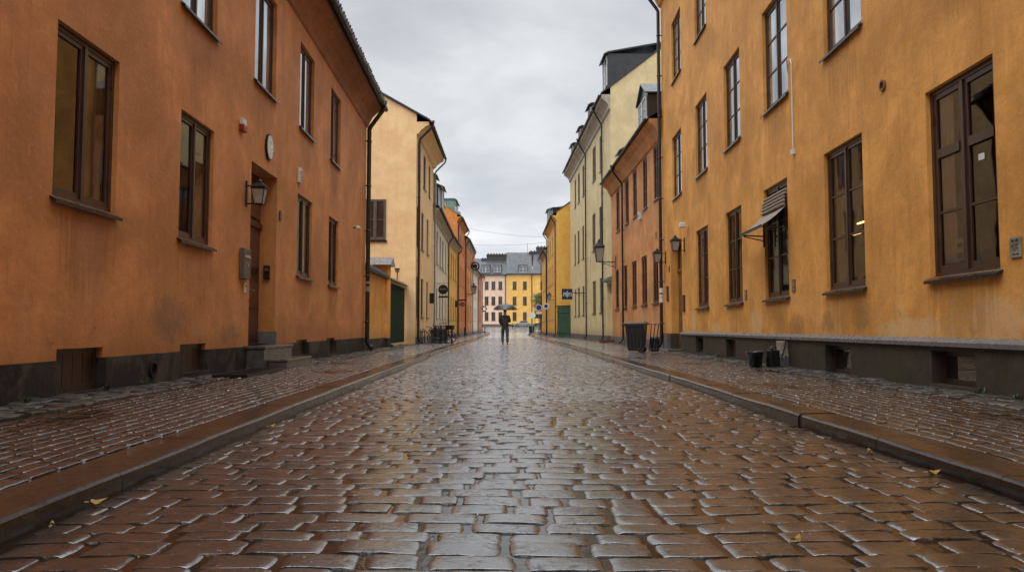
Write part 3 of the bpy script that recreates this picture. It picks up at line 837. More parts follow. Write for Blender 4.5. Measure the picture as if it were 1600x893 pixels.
# door, steps
m = h1.mb()
a, b, c, d = door1[:4]
m.box(a + .003, b - .003, -.42, -.37, c, d - .003)
lm = (a + b) / 2
for (p0, p1) in ((a + .12, lm - .06), (lm + .06, b - .12)):
    for (r0, r1) in ((.12, .7), (.8, 1.5), (1.6, 2.45)):
        m.box(p0, p1, -.372, -.345, c + r0, c + r1, .0)
        m.box(p0 + .07, p1 - .07, -.347, -.33, c + r0 + .07, c + r1 - .07)
m.box(a + .003, b - .003, -.371, -.32, c + 2.6, c + 2.72)
dr = m.build('door', M['door_dark'], h1.root)
m = h1.mb(); m.tube([(lm + .1, -.33, c + 1.18), (lm + .1, -.25, c + 1.18), (lm + .24, -.25, c + 1.18)], .014, 8); m.box(lm + .07, lm + .13, -.335, -.325, c + 1.0, c + 1.3)
m.lathe([(.03, 0), (.03, .02)], (lm + .1, -.33, c + .86), 12, 'y'); m.build('handle', M['chrome'], dr)
m = h1.mb(); m.quad((a + .15, -.318, c + 2.8), (b - .15, -.318, c + 2.8), (b - .15, -.318, d - .15), (a + .15, -.318, d - .15)); m.build('transom_pane', M['glass'], dr)
m = h1.mb(); m.box(b - .06, b + .02, -.36, .05, .5, .78); m.build('door_block', M['plinth_grey'], h1.root)
m = h1.mb(); m.box(a - .25, b + .0, .047, .40, -.1, .44); m.box(a - .28, b + .02, -.36, .43, .442, .5)
sp = bevel(m.build('step', M['stone_step'], h1.root), .012)
m = h1.mb(); m.box(a + .02, b + .16, .405, .78, -.1, .17); m.box(a + .0, b + .18, .408, .8, .172, .225)
bevel(m.build('step', M['stone_step'], h1.root), .012)
m = h1.mb(); m.lathe([(.115, 0), (.115, .03), (.085, .03), (.08, -.02)], (k0 + 10.64, .045, .27), 20, 'y'); m.build('vent_pipe', M['black_iron'], h1.root)

# --- near right: ochre house
h2 = House('ochre_house', 'tall ochre yellow house nearest on the right with grey zinc ledge above its plinth', (4.39, -30), (6.4, 31), 'R')
gr = [(q0 + a, q0 + b, 1.54, 4.09) for a, b in ((8.5, 10.01), (11.99, 13.6), (15.62, 17.24), (19.14, 20.75), (22.92, 24.62))]
er = [(q0 + a, q0 + b, 1.54, 4.09) for a, b in ((.9, 2.4), (4.6, 6.1), (-5, -3.5), (-10, -8.5), (-15, -13.5), (-20, -18.5))]
ur = [(q0 + a, q0 + b, 5.88, 8.3) for a, b in ((-20, -18.5), (-15, -13.5), (-10, -8.5), (-5, -3.5), (.9, 2.4), (4.4, 5.95), (8.2, 9.75), (11.9, 13.48), (15.44, 17.12), (19.1, 20.72), (22.84, 24.48), (26.94, 28.72))]
tr = [(q0 + a, q0 + b, 10.45, 12.85) for a, b in ((-20, -18.5), (-15, -13.5), (-10, -8.5), (-5, -3.5), (.9, 2.4), (4.4, 5.95), (8.2, 9.75), (11.9, 13.48), (15.44, 17.12), (19.1, 20.72), (22.78, 24.4), (26.82, 28.6))]
door2 = (q0 + 27.1, q0 + 29.28, .05, 4.18, .34)
cr = [(q0 + 8.95, q0 + 9.95, .12, .56), (q0 + 12.5, q0 + 13.6, .05, .55), (q0 + 19.72, q0 + 20.7, .05, .55), (q0 + 23.52, q0 + 24.63, .06, .57)]
ops = [(*w, .1) for w in gr + er + ur + tr] + [door2] + [(*c, .12) for c in cr]
EZ2 = 15.2
body(h2, .64, EZ2, 11, 19, ops, 'ochre', 'plinth_moss', p_out=.06)
roof(h2, EZ2, 11, 19, 'roof_dark', ov=.5)
cornice(h2, [(.003, EZ2 - .6), (.1, EZ2 - .55), (.25, EZ2 - .25), (.45, EZ2 - .12), (.45, EZ2), (.003, EZ2)], 'ochre')
gutter(h2, .55, EZ2 + .02)
dp2 = drainpipe(h2, h2.L - .25, EZ2, .58, zb=-.05, r=.07, drop=.8, out=.15)
m = h2.mb()
for (a, b) in ((0, q0 + 27.08),):
    m.prism([(.0035, .66), (.0035, .735), (.02, .735), (.115, .675), (.115, .62), (.108, .62), (.108, .66)], a, b)
m.build('ledge', M['zinc'], h2.root)
for i, w in enumerate(gr + er):
    if i == 0: window(h2, *w, .1, 'brown_wood', 'glass_dim', bars=(.33, .66), thick=(.66,), cw=.07)
    elif i < 4: window(h2, *w, .1, 'brown_wood', 'glass_clear', bars=(.36, .68))
    else: window(h2, *w, .1, 'brown_wood', 'glass_brown' if i % 2 == 0 else 'glass', bars=(.36, .68))
for w in ur + tr: window(h2, *w, .11, 'brown_wood', 'glass_sky', bars=(.35, .68))
cellar_window(h2, *cr[0], wooden=False); cellar_window(h2, *cr[1], wooden=False); cellar_window(h2, *cr[2]); cellar_window(h2, *cr[3], wooden=False)
# rooms behind the near windows, one with lit tubes
for i in range(4): room(h2, gr[i])
a, b, c, d = gr[1]
curtain(h2, b - .5, b + .05, c - .05, d + .1, folds=4); curtain(h2, gr[3][0] - .05, gr[3][0] + .5, gr[3][2], gr[3][3] + .1, folds=4)
a, b, c, d = gr[0]
curtain(h2, b - .42, b + .1, c - .05, d + .1, folds=4)
m = h2.mb(); m.box(a + .95, a + 1.12, -.135, -.13, c + .2, c + .48); pw = m.build('window_poster', M['paper'], h2.root)
m = h2.mb(); m.box(a + .97, a + 1.1, -.1295, -.1285, c + .22, c + .3); m.build('red_band', M['red_plastic'], pw)
m = h2.mb(); m.box(a + .98, a + 1.09, -.1295, -.1285, c + .36, c + .42); m.build('dark_band', M['ink'], pw)
m = h2.mb(); m.box(a + .38, a + .5, -.095, -.092, c + 1.38, c + 1.46); m.build('window_sticker', M['paper'], h2.root)
for (s_, o_, z_) in ((q0 + 12.95, -.44, 2.74), (q0 + 13.1, -.42, 2.56)):
    m = h2.mb(); m.tube([(s_, o_, z_), (s_ + .3, o_, z_ + .0)], .016, 8); m.build('ceiling_tube', M['tube_light'], h2.root)
# door
a, b, c, d = door2[:4]
m = h2.mb()
m.box(a + .003, b - .003, -.34, -.29, c, 3.05); m.box(a + .003, b - .003, -.34, -.24, 3.05, 3.17)
m.box(a + .003, a + .1, -.34, -.27, 3.17, d - .003); m.box(b - .1, b - .003, -.34, -.27, 3.17, d - .003); m.box(a + .1, b - .1, -.34, -.27, d - .1, d - .003)
lm = (a + b) / 2
for (e0, e1) in ((a + .14, lm - .08), (lm + .08, b - .14)):
    for (r0, r1) in ((.15, .75), (.9, 1.2), (1.35, 2.1), (2.2, 2.8)):
        m.box(e0, e1, -.292, -.262, c + r0, c + r1); m.box(e0 + .08, e1 - .08, -.264, -.245, c + r0 + .07, c + r1 - .07)
dr = m.build('door', M['door_wood'], h2.root)
m = h2.mb(); m.quad((a + .1, -.3, 3.17), (b - .1, -.3, 3.17), (b - .1, -.3, d - .1), (a + .1, -.3, d - .1)); m.build('transom_pane', M['glass'], dr)
m = h2.mb(); m.tube([(lm - .12, -.25, 1.22), (lm - .12, -.17, 1.22), (lm - .28, -.17, 1.22)], .016, 8); m.box(lm - .15, lm - .09, -.262, -.243, 1.05, 1.35); m.build('handle', M['chrome'], dr)
m = h2.mb(); m.box(a + .3, a + .56, -.24, -.234, 1.7, 2.25); pp = m.build('door_notice', M['paper'], dr)
m = h2.mb()
for k in range(7): m.box(a + .33, a + .53 - .04 * (k % 3), -.2335, -.2315, 1.76 + k * .065, 1.785 + k * .065)
m.build('notice_text', M['ink'], pp)
m = h2.mb(); m.box(a - .25, b + .3, .065, .6, -.2, .07); bevel(m.build('step', M['stone_step'], h2.root), .012)
m = h2.mb(); m.box(b + .0, b + .62, .062, .2, -.3, .62); m.build('corner_block', M['plinth_grey'], h2.root)
m = h2.mb(); m.lathe([(.09, 0), (.09, .03), (.06, .03), (.055, -.03)], (q0 + 11.2, 0, 4.6), 18, 'y'); m.build('vent_ring', M['brass'], h2.root)
m = h2.mb(); m.tube([(q0 + 15.55, -.04, 6.35), (q0 + 15.3, .06, 6.52), (q0 + 15.2, .03, 6.5), (q0 + 15.13, .03, 6.4), (q0 + 15.13, .03, 4.55), (q0 + 15.13, .05, 4.5)], .014, 6)
m.box(q0 + 15.08, q0 + 15.18, .003, .07, 4.46, 4.56); m.build('cable_conduit', M['white_paint'], h2.root)

# pipe stickers
m = h2.mb()
for zz, hh in ((2.42, .1), (2.2, .06), (2.02, .1)): m.lathe([(.073, -hh), (.073, hh)], (h2.L - .25, .15, zz), 12)
m.build('sticker', M['paper'], dp2)
m = h1.mb(); m.lathe([(.0875, -.1), (.0875, .1)], (h1.L - .35, .16, 2.35), 12); m.lathe([(.0875, -.05), (.0875, .05)], (h1.L - .35, .16, 2.6), 12); m.build('sticker', M['beige_box'], dp)

# --- right second: orange house with dormers
h3 = House('orange_house', 'orange two storey house between the ochre house and the pale green house', (6.4, 31.02), (6.19, 45.5), 'R')
g3 = [(a, b, 1.98, 4.3) for a, b in ((1.0, 2.2), (3.52, 4.88), (6.2, 7.5), (8.98, 10.04), (11.82, 13.1))]
u3 = [(a, b, 6.56, 8.95) for a, b in ((.7, 1.8), (3.28, 4.3), (5.9, 6.98), (8.26, 9.36), (11.36, 12.58))]
body(h3, .35, 9.8, 9, 12.6, [(*w, .08) for w in g3 + u3], 'orange', 'plinth_grey')
roof(h3, 9.8, 9, 12.6, 'roof_dark', ov=.6)
cornice(h3, [(.003, 8.99), (.08, 9.02), (.16, 9.2), (.3, 9.45), (.5, 9.62), (.56, 9.66), (.56, 9.8), (.003, 9.8)], 'orange')
gutter(h3, .66, 9.82)
drainpipe(h3, 9.65, 9.8, .66, zb=-.05, hopper=True, drop=.9)
for w in g3 + u3: window(h3, *w, .08, 'brown_wood', 'glass', bars=(.34, .67), detail=False)
dormer(h3, 2.3, 2.1, 9.9, 11.35, .35, -3, gable=True, mat='roof_dark')
dormer(h3, 9.0, 1.2, 9.9, 10.5, .25, -3, gable=False)

# --- right third: pale green house
h4 = House('pale_green_house', 'tall pale yellow green house with three dormers on its black roof', (6.19, 45.52), (5.5, 69), 'R')
f4 = [(3.99, 5.12), (7.0, 8.64), (13.4, 14.6), (16.42, 17.74), (19.1, 20.2)]
g4 = [(a, b, 1.94, 4.25) for a, b in f4]; m4 = [(a, b, 6.5, 9.14) for a, b in f4]; u4 = [(a - .4, b - .35, 11.55, 14.0) for a, b in f4]
d4 = (.15, 1.75, -.02, 3.7, .25)
body(h4, .36, 15.5, 12, 20.6, [(*w, .08) for w in g4 + m4 + u4] + [d4], 'lime', 'plinth_grey', ov=.62)
roof(h4, 15.5, 12, 20.6, 'roof_dark', ov=.62, g=(.06, .1))
cornice(h4, [(.003, 14.55), (.1, 14.6), (.14, 14.85), (.3, 15.05), (.5, 15.2), (.58, 15.25), (.58, 15.5), (.003, 15.5)], 'cornice', 0, h4.L)
gutter(h4, .68, 15.5)
drainpipe(h4, 2.9, 15.5, .68, zb=-.08, hopper=True, drop=1.1); drainpipe(h4, 11.36, 15.5, .68, zb=-.08, hopper=True, drop=1.1)
for w in g4 + m4 + u4: window(h4, *w, .08, 'grey_frame', 'glass_far', bars=(.35, .68), detail=False)
dormer(h4, 1.0, 1.9, 15.9, 18.15, .15, -4.6, gable=False, drop=.9)
for s in (8, 14.0, 19.5): dormer(h4, s, 1.6, 15.7, 17.1, .2, -3.5, gable=False)
m = h4.mb(); m.box(d4[0] + .003, d4[1] - .003, -.25, -.2, -.02, 3.05); m.box(d4[0] + .25, d4[1] - .25, -.202, -.18, .3, 1.4); m.box(d4[0] + .25, d4[1] - .25, -.202, -.18, 1.6, 2.8)
dr = m.build('door', M['lime'], h4.root)
m = h4.mb(); m.box(d4[0] + .003, d4[1] - .003, -.24, -.2, 3.08, 3.69); m.build('transom_pane', M['glass_far'], dr)
m = h4.mb(); m.prism([(.003, 3.75), (.28, 3.8), (.3, 3.95), (.2, 4.02), (.003, 4.05)], d4[0] - .2, d4[1] + .2); m.build('door_hood', M['copper'], h4.root)

def windows_even(n, s0, s1, w, z0, z1):
    st = (s1 - s0) / n
    return [(s0 + st * (k + .5) - w / 2, s0 + st * (k + .5) + w / 2, z0, z1) for k in range(n)]

def plain_house(name, label, P0, P1, side, wall, ze, zr, D, rows, wn, ww, roofm='roof_dark', plinth='plinth_grey', cor='cornice', zb=0.0, frame='grey_frame', drains=(), ov=.45, explicit=None, cs=.5):
    h = House(name, label, P0, P1, side)
    ws = explicit if explicit else [w for (a, b) in rows for w in windows_even(wn, .6, h.L - .6, ww, a, b)]
    body(h, zb + .42, ze, D, zr, [(*w, .08) for w in ws], wall, plinth, zb=-.7)
    roof(h, ze, D, zr, roofm, ov=ov)
    cornice(h, [(.003, ze - cs), (.08, ze - cs * .9), (.12, ze - cs * .55), (.28, ze - cs * .3), (ov - .05, ze - cs * .18), (ov - .05, ze), (.003, ze)], cor)
    gutter(h, ov + .07, ze + .02)
    for w in ws: window(h, *w, .08, frame, 'glass_far', bars=(.34, .67), detail=False)
    for s in drains: drainpipe(h, s, ze, ov + .07, zb=zb)
    return h

# --- right fourth and fifth
h5 = plain_house('yellow_house', 'yellow house with green copper dormer standing beyond the green board gate', (4.3, 70.5), (4.1, 85), 'R', 'yellow', 11.7, 15.2, 9,
                 [(1.7, 3.9), (5.4, 7.4), (8.4, 10.3)], 4, 1.1, zb=-.08, drains=(.3, 13.6), cor='yellow')
dormer(h5, 11.2, 2.6, 12.2, 13.9, .1, -3.2, mat='copper', gable=False, drop=.5)
dormer(h5, 4.5, 1.4, 12.0, 13.0, .1, -3.2, gable=False)
m = h5.mb(); m.box(2.0, 2.8, -4.2, -3.2, 13.5, 16.0); m.build('chimney', M['chimney'], h5.root)
h6 = plain_house('yellow_house', 'small lower yellow house farthest down the right side of the street', (4.1, 85.02), (3.95, 97), 'R', 'yellow', 9.9, 13, 8,
                 [(1.7, 3.8), (5.4, 7.5)], 4, 1.0, zb=-.1, drains=(.3, 11.5), cor='cornice')

# --- left second: apricot house with its gable to the street
h7 = House('apricot_house', 'tall apricot house showing a wide blank gable behind the yard wall', (-5.25, 40), (-5.28, 49), 'L')
f7 = [(2.4, 3.65), (5.2, 6.25)]
f7b = [(.3, 1.35)]
w7 = [(a, b, 1.53, 3.72) for a, b in f7 + f7b] + [(a, b, 5.45, 7.6) for a, b in f7 + f7b + [(7.2, 8.2)][:0]] + [(a + .9, b + .9, 9.2, 11.2) for a, b in f7] + [(.6, 1.5, 9.2, 11.2)]
body(h7, .35, 12.2, 12, 16.0, [(*w, .08) for w in w7], 'apricot', 'plinth_grey', ov=.75)
roof(h7, 12.2, 12, 16.0, 'roof_dark', ov=.75, g=(.12, .2))
cornice(h7, [(.003, 11.5), (.1, 11.55), (.25, 11.75), (.5, 11.95), (.68, 12.03), (.68, 12.2), (.003, 12.2)], 'apricot')
gutter(h7, .82, 12.22)
drainpipe(h7, .25, 12.2, .82, zb=-.05, hopper=True, r=.07, drop=.95); drainpipe(h7, h7.L - .15, 12.2, .82, zb=-.05, mat='zinc_pipe', drop=.95)
for w in w7: window(h7, *w, .08, 'grey_frame', 'glass_far', bars=(.34, .67), detail=False)
gp = lambda q, out, z: (-out, q, z)
wg = window(h7, 1.64, 2.84, 5.66, 7.88, -.03, 'grey_frame', 'glass_far', bars=(.5,), pt=gp, detail=False, sill=False)
m = MB(gp); m.box(1.58, 2.9, .0, .1, 5.55, 5.64); m.build('sill', M['sill'], wg)
h8 = plain_house('cream_house', 'narrow cream white house between the apricot house and the yellow house on the left', (-5.3, 49.02), (-5.6, 63.5), 'L', 'cream', 8.9, 11.6, 9,
                 None, 4, 1.2, zb=-.08, drains=(14.3,), explicit=[(a, b, 5.45, 7.78) for a, b in ((3.0, 4.2), (5.95, 7.2), (8.55, 9.95), (11.8, 12.95))] + [(a, b, 1.57, 3.7) for a, b in ((3.0, 4.2), (5.95, 7.2), (8.55, 9.95), (11.8, 12.95))], cs=.7)
for s in (2.5, 6.3): dormer(h8, s, 1.7, 9.1, 11.5, -.1, -3.5, gable=False)
dormer(h8, 11.2, 2.2, 9.1, 12.3, -.2, -4.2, gable=False)
h9 = plain_house('yellow_house', 'strong yellow house on the left between the cream house and the rust orange house', (-5.6, 63.52), (-5.55, 74), 'L', 'yellow', 8.9, 11.6, 9,
                 [(1.6, 3.66), (5.45, 7.7)], 4, 1.0, zb=-.1, drains=(10.2,), cs=.7)
m = h9.mb(); m.box(2.0, 4.2, -2.6, -.6, 9.2, 12.0); m.prism([(-.5, 11.9), (-2.8, 12.1), (-2.8, 12.35), (-.5, 12.1)], 1.9, 4.35); m.build('attic_gable', M['yellow'], h9.root)
h10 = plain_house('rust_orange_house', 'tall rust orange house on the left with seamed green copper roof', (-5.55, 74.02), (-5.52, 85.5), 'L', 'rust', 12.1, 15.5, 9,
                  [(1.7, 3.8), (5.4, 7.5), (9, 10.8)], 4, 1.0, roofm='copper', zb=-.1, drains=(.4, 11.2), cs=.4, cor='rust')
dormer(h10, 6.2, 4.2, 12.6, 14.6, -.6, -4, mat='copper', gable=False)
h11 = plain_house('rust_orange_house', 'lower rust orange house on the left beside the wall lantern', (-5.5, 85.52), (-5.48, 101), 'L', 'rust', 11.3, 14.0, 9,
                  [(1.7, 3.8), (5.2, 7.3), (8.4, 10.2)], 5, 1.0, zb=-.1, drains=(.4, 15.0), cs=.5)
m = h11.mb(); m.box(11, 13, -3.4, -1.4, 12.2, 16.2); m.build('chimney', M['copper'], h11.root)
h12 = plain_house('white_house', 'small white house beyond the rust orange houses on the left', (-5.5, 101.02), (-5.45, 116), 'L', 'cream', 9.2, 11.4, 8,
                  [(1.9, 3.8), (5.2, 7.2)], 4, 1.0, zb=-.05, drains=(14.6,), cs=.6)
h13 = plain_house('red_orange_house', 'dark red orange house farthest down the left side of the street', (-5.45, 116.02), (-5.15, 126), 'L', 'red_orange', 9.5, 12, 8,
                  [(1.9, 3.8), (5.2, 7.2)], 3, 1.0, zb=.05, drains=(9.6,), cs=.5, cor='red_orange')
h14 = House('orange_tower_house', 'plain orange block rising above the low red orange house on the left', (-6.6, 118), (-6.4, 127), 'L')
body(h14, .6, 13.6, 7, 14.2, [], 'red_orange', 'plinth_grey'); roof(h14, 13.6, 7, 14.2, 'roof_grey', ov=.2)

# --- end of the street
def end_house(name, label, x0, x1, wall, cols, ze, zr, y0=190.0, skew=0.0):
    h = House(name, label, (x0, y0), (x1, y0 + skew), 'L')
    ws = [(c - .5, c + .5, a, b) for (a, b) in ((2.75, 4.95), (6.75, 8.95), (10.75, 12.85)) for c in cols]
    body(h, 1.85, ze, 14, zr, [(*w, .08) for w in ws], wall, 'plinth_grey', zb=.3, ridge=.55)
    roof(h, ze, 14, zr, 'roof_grey', ov=.4, seams=.9, ridge=.55)
    cornice(h, [(.003, ze - .4), (.1, ze - .35), (.3, ze - .15), (.38, ze - .1), (.38, ze), (.003, ze)], 'cornice')
    gutter(h, .45, ze + .02)
    for w in ws: window(h, *w, .08, 'grey_frame', 'glass_far', bars=(.5,), detail=False, fw=.09)
    return h
e1 = end_house('pink_house', 'pale pink three storey house closing the end of the street', -22, -1.45, 'pink', [22 - 16.5, 22 - 13.6, 22 - 10.5, 22 - 6.55, 22 - 4.8, 22 - 3.0], 14.6, 19.4)
e2 = end_house('yellow_corner_house', 'bright yellow three storey house closing the end of the street beside the pink house', -1.43, 5.2, 'yellow_pale', [2.1, 4.75], 14.8, 21.0)
e3 = end_house('yellow_wing', 'yellow house wing at the end of the street partly hidden behind the right hand houses', 5.22, 22, 'yellow_pale', [2.6, 5.4, 8.4, 11.4], 14.8, 21.0, 190.0, -1.6)
for h, s in ((e1, 20.3), (e2, 6.55)): drainpipe(h, s, 14.7, .45, zb=1.4, r=.1)
for h, ss in ((e1, (8.5, 15.2, 18.2)), (e2, (4.3,))):
    for s in ss: dormer(h, s, 2.1, 14.9, 17.2, .0, -5, gable=False, mat='roof_dark', glass='glass', frame='white_paint', drop=.3)
for h, (a, b, o0, o1, z0, z1) in ((e1, (15.2, 20.6, -9, -6.5, 16.5, 20.6)), (e1, (13.8, 15.1, -9, -6.5, 16.5, 19.4)), (e3, (-1.3, .6, -9, -7, 17.5, 21.4)), (e3, (.62, 3.2, -9, -7, 17.5, 22.6))):
    m = h.mb(); m.box(a, b, o0, o1, z0, z1); m.box(a - .1, b + .1, o0 - .1, o1 + .1, z1 - .5, z1 - .2)
    n = max(2, int((b - a) / .7))
    for k in range(n): m.lathe([(.2, z1), (.17, z1 + .35)], (a + (k + .5) * (b - a) / n, (o0 + o1) / 2, 0), 8)
    m.build('chimney', M['chimney'], h.root)
m = e2.mb(); m.tube([(5.6, -7.7, 20.9), (5.6, -7.7, 23.6)], .05, 6); m.build('antenna', M['black_iron'], e2.root)
for i, (p, q, lab) in enumerate((((-9, 150, 21.2), (12, 150, 19.4), 'upper thin wire hung across the end of the street'), ((-9, 150, 17.9), (12, 150, 19.0), 'lower thin wire hung across the end of the street'))):
    m = MB(); pts = []
    for k in range(17):
        t = k / 16; pts.append((p[0] + (q[0] - p[0]) * t, p[1], p[2] + (q[2] - p[2]) * t - 1.2 * 4 * t * (1 - t) * .5))
    m.tube(pts, .02, 5); tag(m.build('overhead_wire', M['black_iron']), lab, 'wire', 'wires across the street')

# --- yard wall, pier and gates
yw = House('yard_wall', 'low ochre yard wall with tiled coping beside the terracotta house drainpipe', (-5.72, 28.64), (-5.8, 34), 'L', 'wall')
m = yw.mb(); m.box(0, yw.L, -.35, 0, .42, 3.1); m.build('wall', M['ochre'], yw.root)
m = yw.mb(); m.box(0, yw.L, -.38, .04, -.6, .42); m.build('plinth', M['plinth_dark'], yw.root)
m = yw.mb(); m.prism([(.16, 3.1), (.16, 3.16), (-.175, 3.42), (-.5, 3.16), (-.5, 3.1)], 0, yw.L - .02)
for k in range(14): m.tube([(.2 + k * .36, .17, 3.17), (.2 + k * .36, -.175, 3.45)], .06, 6)
m.build('coping', M['roof_tile'], yw.root)
m = yw.mb(); m.box(yw.L - .5, yw.L + .45, -.55, .12, .4, 3.72); m.build('pier', M['ochre'], yw.root)
m = yw.mb(); m.box(yw.L - .53, yw.L + .48, -.6, .16, -.6, .4); m.build('plinth', M['plinth_dark'], yw.root)
m = yw.mb(); m.add([(yw.L - .75, -2.2, 3.722), (yw.L + .7, -2.2, 3.722), (yw.L + .7, .3, 3.722), (yw.L - .75, .3, 3.722), (yw.L - .02, -2.2, 4.12), (yw.L - .02, .3, 4.12)], [[3, 2, 1, 0], [0, 1, 4], [2, 3, 5], [1, 2, 5, 4], [3, 0, 4, 5]])
m.build('cap', M['zinc'], yw.root)
gt = House('yard_gate', 'dark green double board gate between the yard pier and the apricot house', (-5.8, 34.5), (-5.8, 39.9), 'L', 'gate')
for (a, b) in ((.02, 2.68), (2.72, 5.36)):
    m = gt.mb()
    n = 12
    for k in range(n): m.box(a + (b - a) * k / n + .008, a + (b - a) * (k + 1) / n - .008, -.06, -.02, .12, 2.95)
    for zz in (.4, 1.5, 2.6): m.box(a, b, -.1, -.061, zz, zz + .14)
    lf = m.build('gate_leaf', M['green_wood'], gt.root)
m = gt.mb(); m.box(-.02, 5.38, -.25, .1, 2.96, 3.12); m.prism([(.2, 3.12), (-.08, 3.32), (-.36, 3.12)], -.03, 5.39); m.build('lintel', M['dark_wood'], gt.root)
cam = thing('security_camera', 'small grey camera on a short post above the dark green yard gate', 'camera', (-5.75, 36.8, 3.3))
m = MB(); m.tube([(0, 0, -.02), (0, 0, .35)], .03, 8); m.build('post', M['zinc_pipe'], cam)
m = MB(); m.box(-.09, .09, -.18, .12, .35, .5); m.lathe([(.05, -.22), (.06, -.18)], (0, 0, .42), 10, 'y'); m.build('body', M['beige_box'], cam)
m = MB(); m.box(-.13, .13, -.25, .14, .5, .53); m.build('hood', M['plastic'], cam)
g2 = House('yard_gate', 'mid green board gate beside the pale green house on the right', (5.5, 69.1), (4.35, 70.3), 'L', 'gate')
m = g2.mb(); n = 9
g2m = MB(lambda s, out, z: (s, out, z))
for k in range(n): g2m.box(g2.L * k / n + .01, g2.L * (k + 1) / n - .01, -.0, .05, -.1, 2.85 + .02 * (k % 2))
for zz in (.4, 2.3): g2m.box(0, g2.L, .051, .1, zz, zz + .15)
g2m.build('boards', M['green_gate'], g2.root)
g2m = MB(); g2m.box(-.1, g2.L + .1, -.06, .12, 2.88, 2.98); g2m.build('top_rail', M['green_wood'], g2.root)

# ------------------------------------------------------------------ lanterns
def lantern(root, mk, cx, cz, w, hgt, out):
    """four sided street lantern around (cx, out), bottom at cz"""
    m = mk(); t, b_ = w / 2, w * .3
    for sx in (-1, 1):
        for sy in (-1, 1):
            m.tube([(cx + sx * b_, out + sy * b_, cz), (cx + sx * t, out + sy * t, cz + hgt * .62)], w * .035, 5)
    for (r, z) in ((b_ * 1.08, cz), (t * 1.06, cz + hgt * .62)):
        m.box(cx - r, cx + r, out - r, out + r, z - w * .04, z + w * .04)
    z1 = cz + hgt * .66
    m.add([(cx - t * 1.2, out - t * 1.2, z1), (cx + t * 1.2, out - t * 1.2, z1), (cx + t * 1.2, out + t * 1.2, z1), (cx - t * 1.2, out + t * 1.2, z1),
           (cx - t * .35, out - t * .35, cz + hgt * .88), (cx + t * .35, out - t * .35, cz + hgt * .88), (cx + t * .35, out + t * .35, cz + hgt * .88), (cx - t * .35, out + t * .35, cz + hgt * .88)],
          [[3, 2, 1, 0], [4, 5, 6, 7], [0, 1, 5, 4], [1, 2, 6, 5], [2, 3, 7, 6], [3, 0, 4, 7]])
    m.lathe([(t * .3, cz + hgt * .88), (t * .4, cz + hgt * .92), (t * .12, cz + hgt), (0.002, cz + hgt * 1.05)], (cx, out, 0), 8)
    m.build('cage', M['black_iron'], root)
    m = mk(); z0, z2 = cz + w * .04, cz + hgt * .62 - w * .04; b2, t2 = b_ * .97, t * .96
    m.add([(cx - b2, out - b2, z0), (cx + b2, out - b2, z0), (cx + b2, out + b2, z0), (cx - b2, out + b2, z0), (cx - t2, out - t2, z2), (cx + t2, out - t2, z2), (cx + t2, out + t2, z2), (cx - t2, out + t2, z2)],
          [[0, 1, 5, 4], [1, 2, 6, 5], [2, 3, 7, 6], [3, 0, 4, 7]])
    m.build('lamp_glass', M['lamp_glass'], root)

def wall_lantern(h, s, z, label, w=.3, hgt=.62, reach=.36, scroll=False):
    t, mk = h.wall_thing('wall_lantern', label, 'lamp', s, z, 0, 'lanterns on the house walls')
    m = mk(); m.box(-.04, .04, .003, .03, -.22, .3)
    if scroll:
        m.tube([(0, .02, -.05), (0, reach, -.05)], .022, 8)
        for k in range(3):
            c0 = reach * (.2 + .26 * k); r = .11 - .02 * k
            m.tube([(0, c0 + r * math.cos(a), -.19 + .05 * k * .6 + r * math.sin(a)) for a in np.linspace(0, 5.5, 14)], .013, 5)
        m.tube([(0, .03, -.4), (0, reach * .4, -.27), (0, reach * .85, -.07)], .016, 6)
        m.box(-.05, .05, .003, .035, -.5, .25)
    else:
        m.tube([(0, .02, .2), (0, reach, .2)], .016, 6); m.tube([(0, .02, -.16), (0, reach, -.16)], .016, 6)
    m.build('bracket', M['black_iron'], t)
    lantern(t, mk, 0, -.17 if not scroll else -.05, w, hgt, reach)
    return t
wall_lantern(h1, k0 + 14.62, 3.5, 'black iron lantern beside the terracotta house doorway', .26, .5, .27)
wall_lantern(h2, q0 + 26.55, 3.82, 'black iron lantern on the ochre house right of its brown door', .3, .56, .34)
wall_lantern(h2, q0 + 30.4, 3.74, 'black iron lantern on the ochre house beside the corner drainpipe', .31, .58, .36)
wall_lantern(h3, 12.8, 4.85, 'large street lantern on a scrolled bracket at the far end of the orange house', .54, 1.35, 1.0, True)
wall_lantern(h5, 1.9, 3.75, 'small lantern on a bracket on the yellow house beyond the green gate', .38, .8, .6)
wall_lantern(h11, 3.0, 5.0, 'hanging street lantern on the lower rust orange house on the left', .6, 1.3, .9, True)

# ------------------------------------------------------------------ fittings on the walls
t, mk = h1.wall_thing('alarm_box', 'small red and white alarm box above the terracotta house doorway', 'alarm', k0 + 14.23, 4.82)
m = mk(); m.box(-.1, .1, .003, .1, -.13, .0); bevel(m.build('base', M['red_plastic'], t), .012)
m = mk(); m.box(-.1, .1, .003, .09, .002, .12); bevel(m.build('cover', M['enamel'], t), .012)
t, mk = h1.wall_thing('oval_sign', 'white oval enamel sign with black rim above the doorway', 'sign', k0 + 16.0, 4.82)
def oval(mk, rx, rz, o0, o1, n=28):
    m = mk(); vs = [(rx * math.cos(2 * PI * k / n), o, rz * math.sin(2 * PI * k / n)) for o in (o0, o1) for k in range(n)]
    m.add(vs, [list(range(n)), list(range(n, 2 * n))] + [[k, (k + 1) % n, n + (k + 1) % n, n + k] for k in range(n)]); return m
oval(mk, .235, .295, .003, .05).build('rim', M['black_iron'], t); oval(mk, .20, .26, .0505, .058).build('face', M['enamel'], t)
m = mk(); m.box(-.03, .02, .0585, .060, -.15, -.12); m.box(-.05, .05, .0585, .060, .10, .115); m.build('marking', M['beige_box'], t)
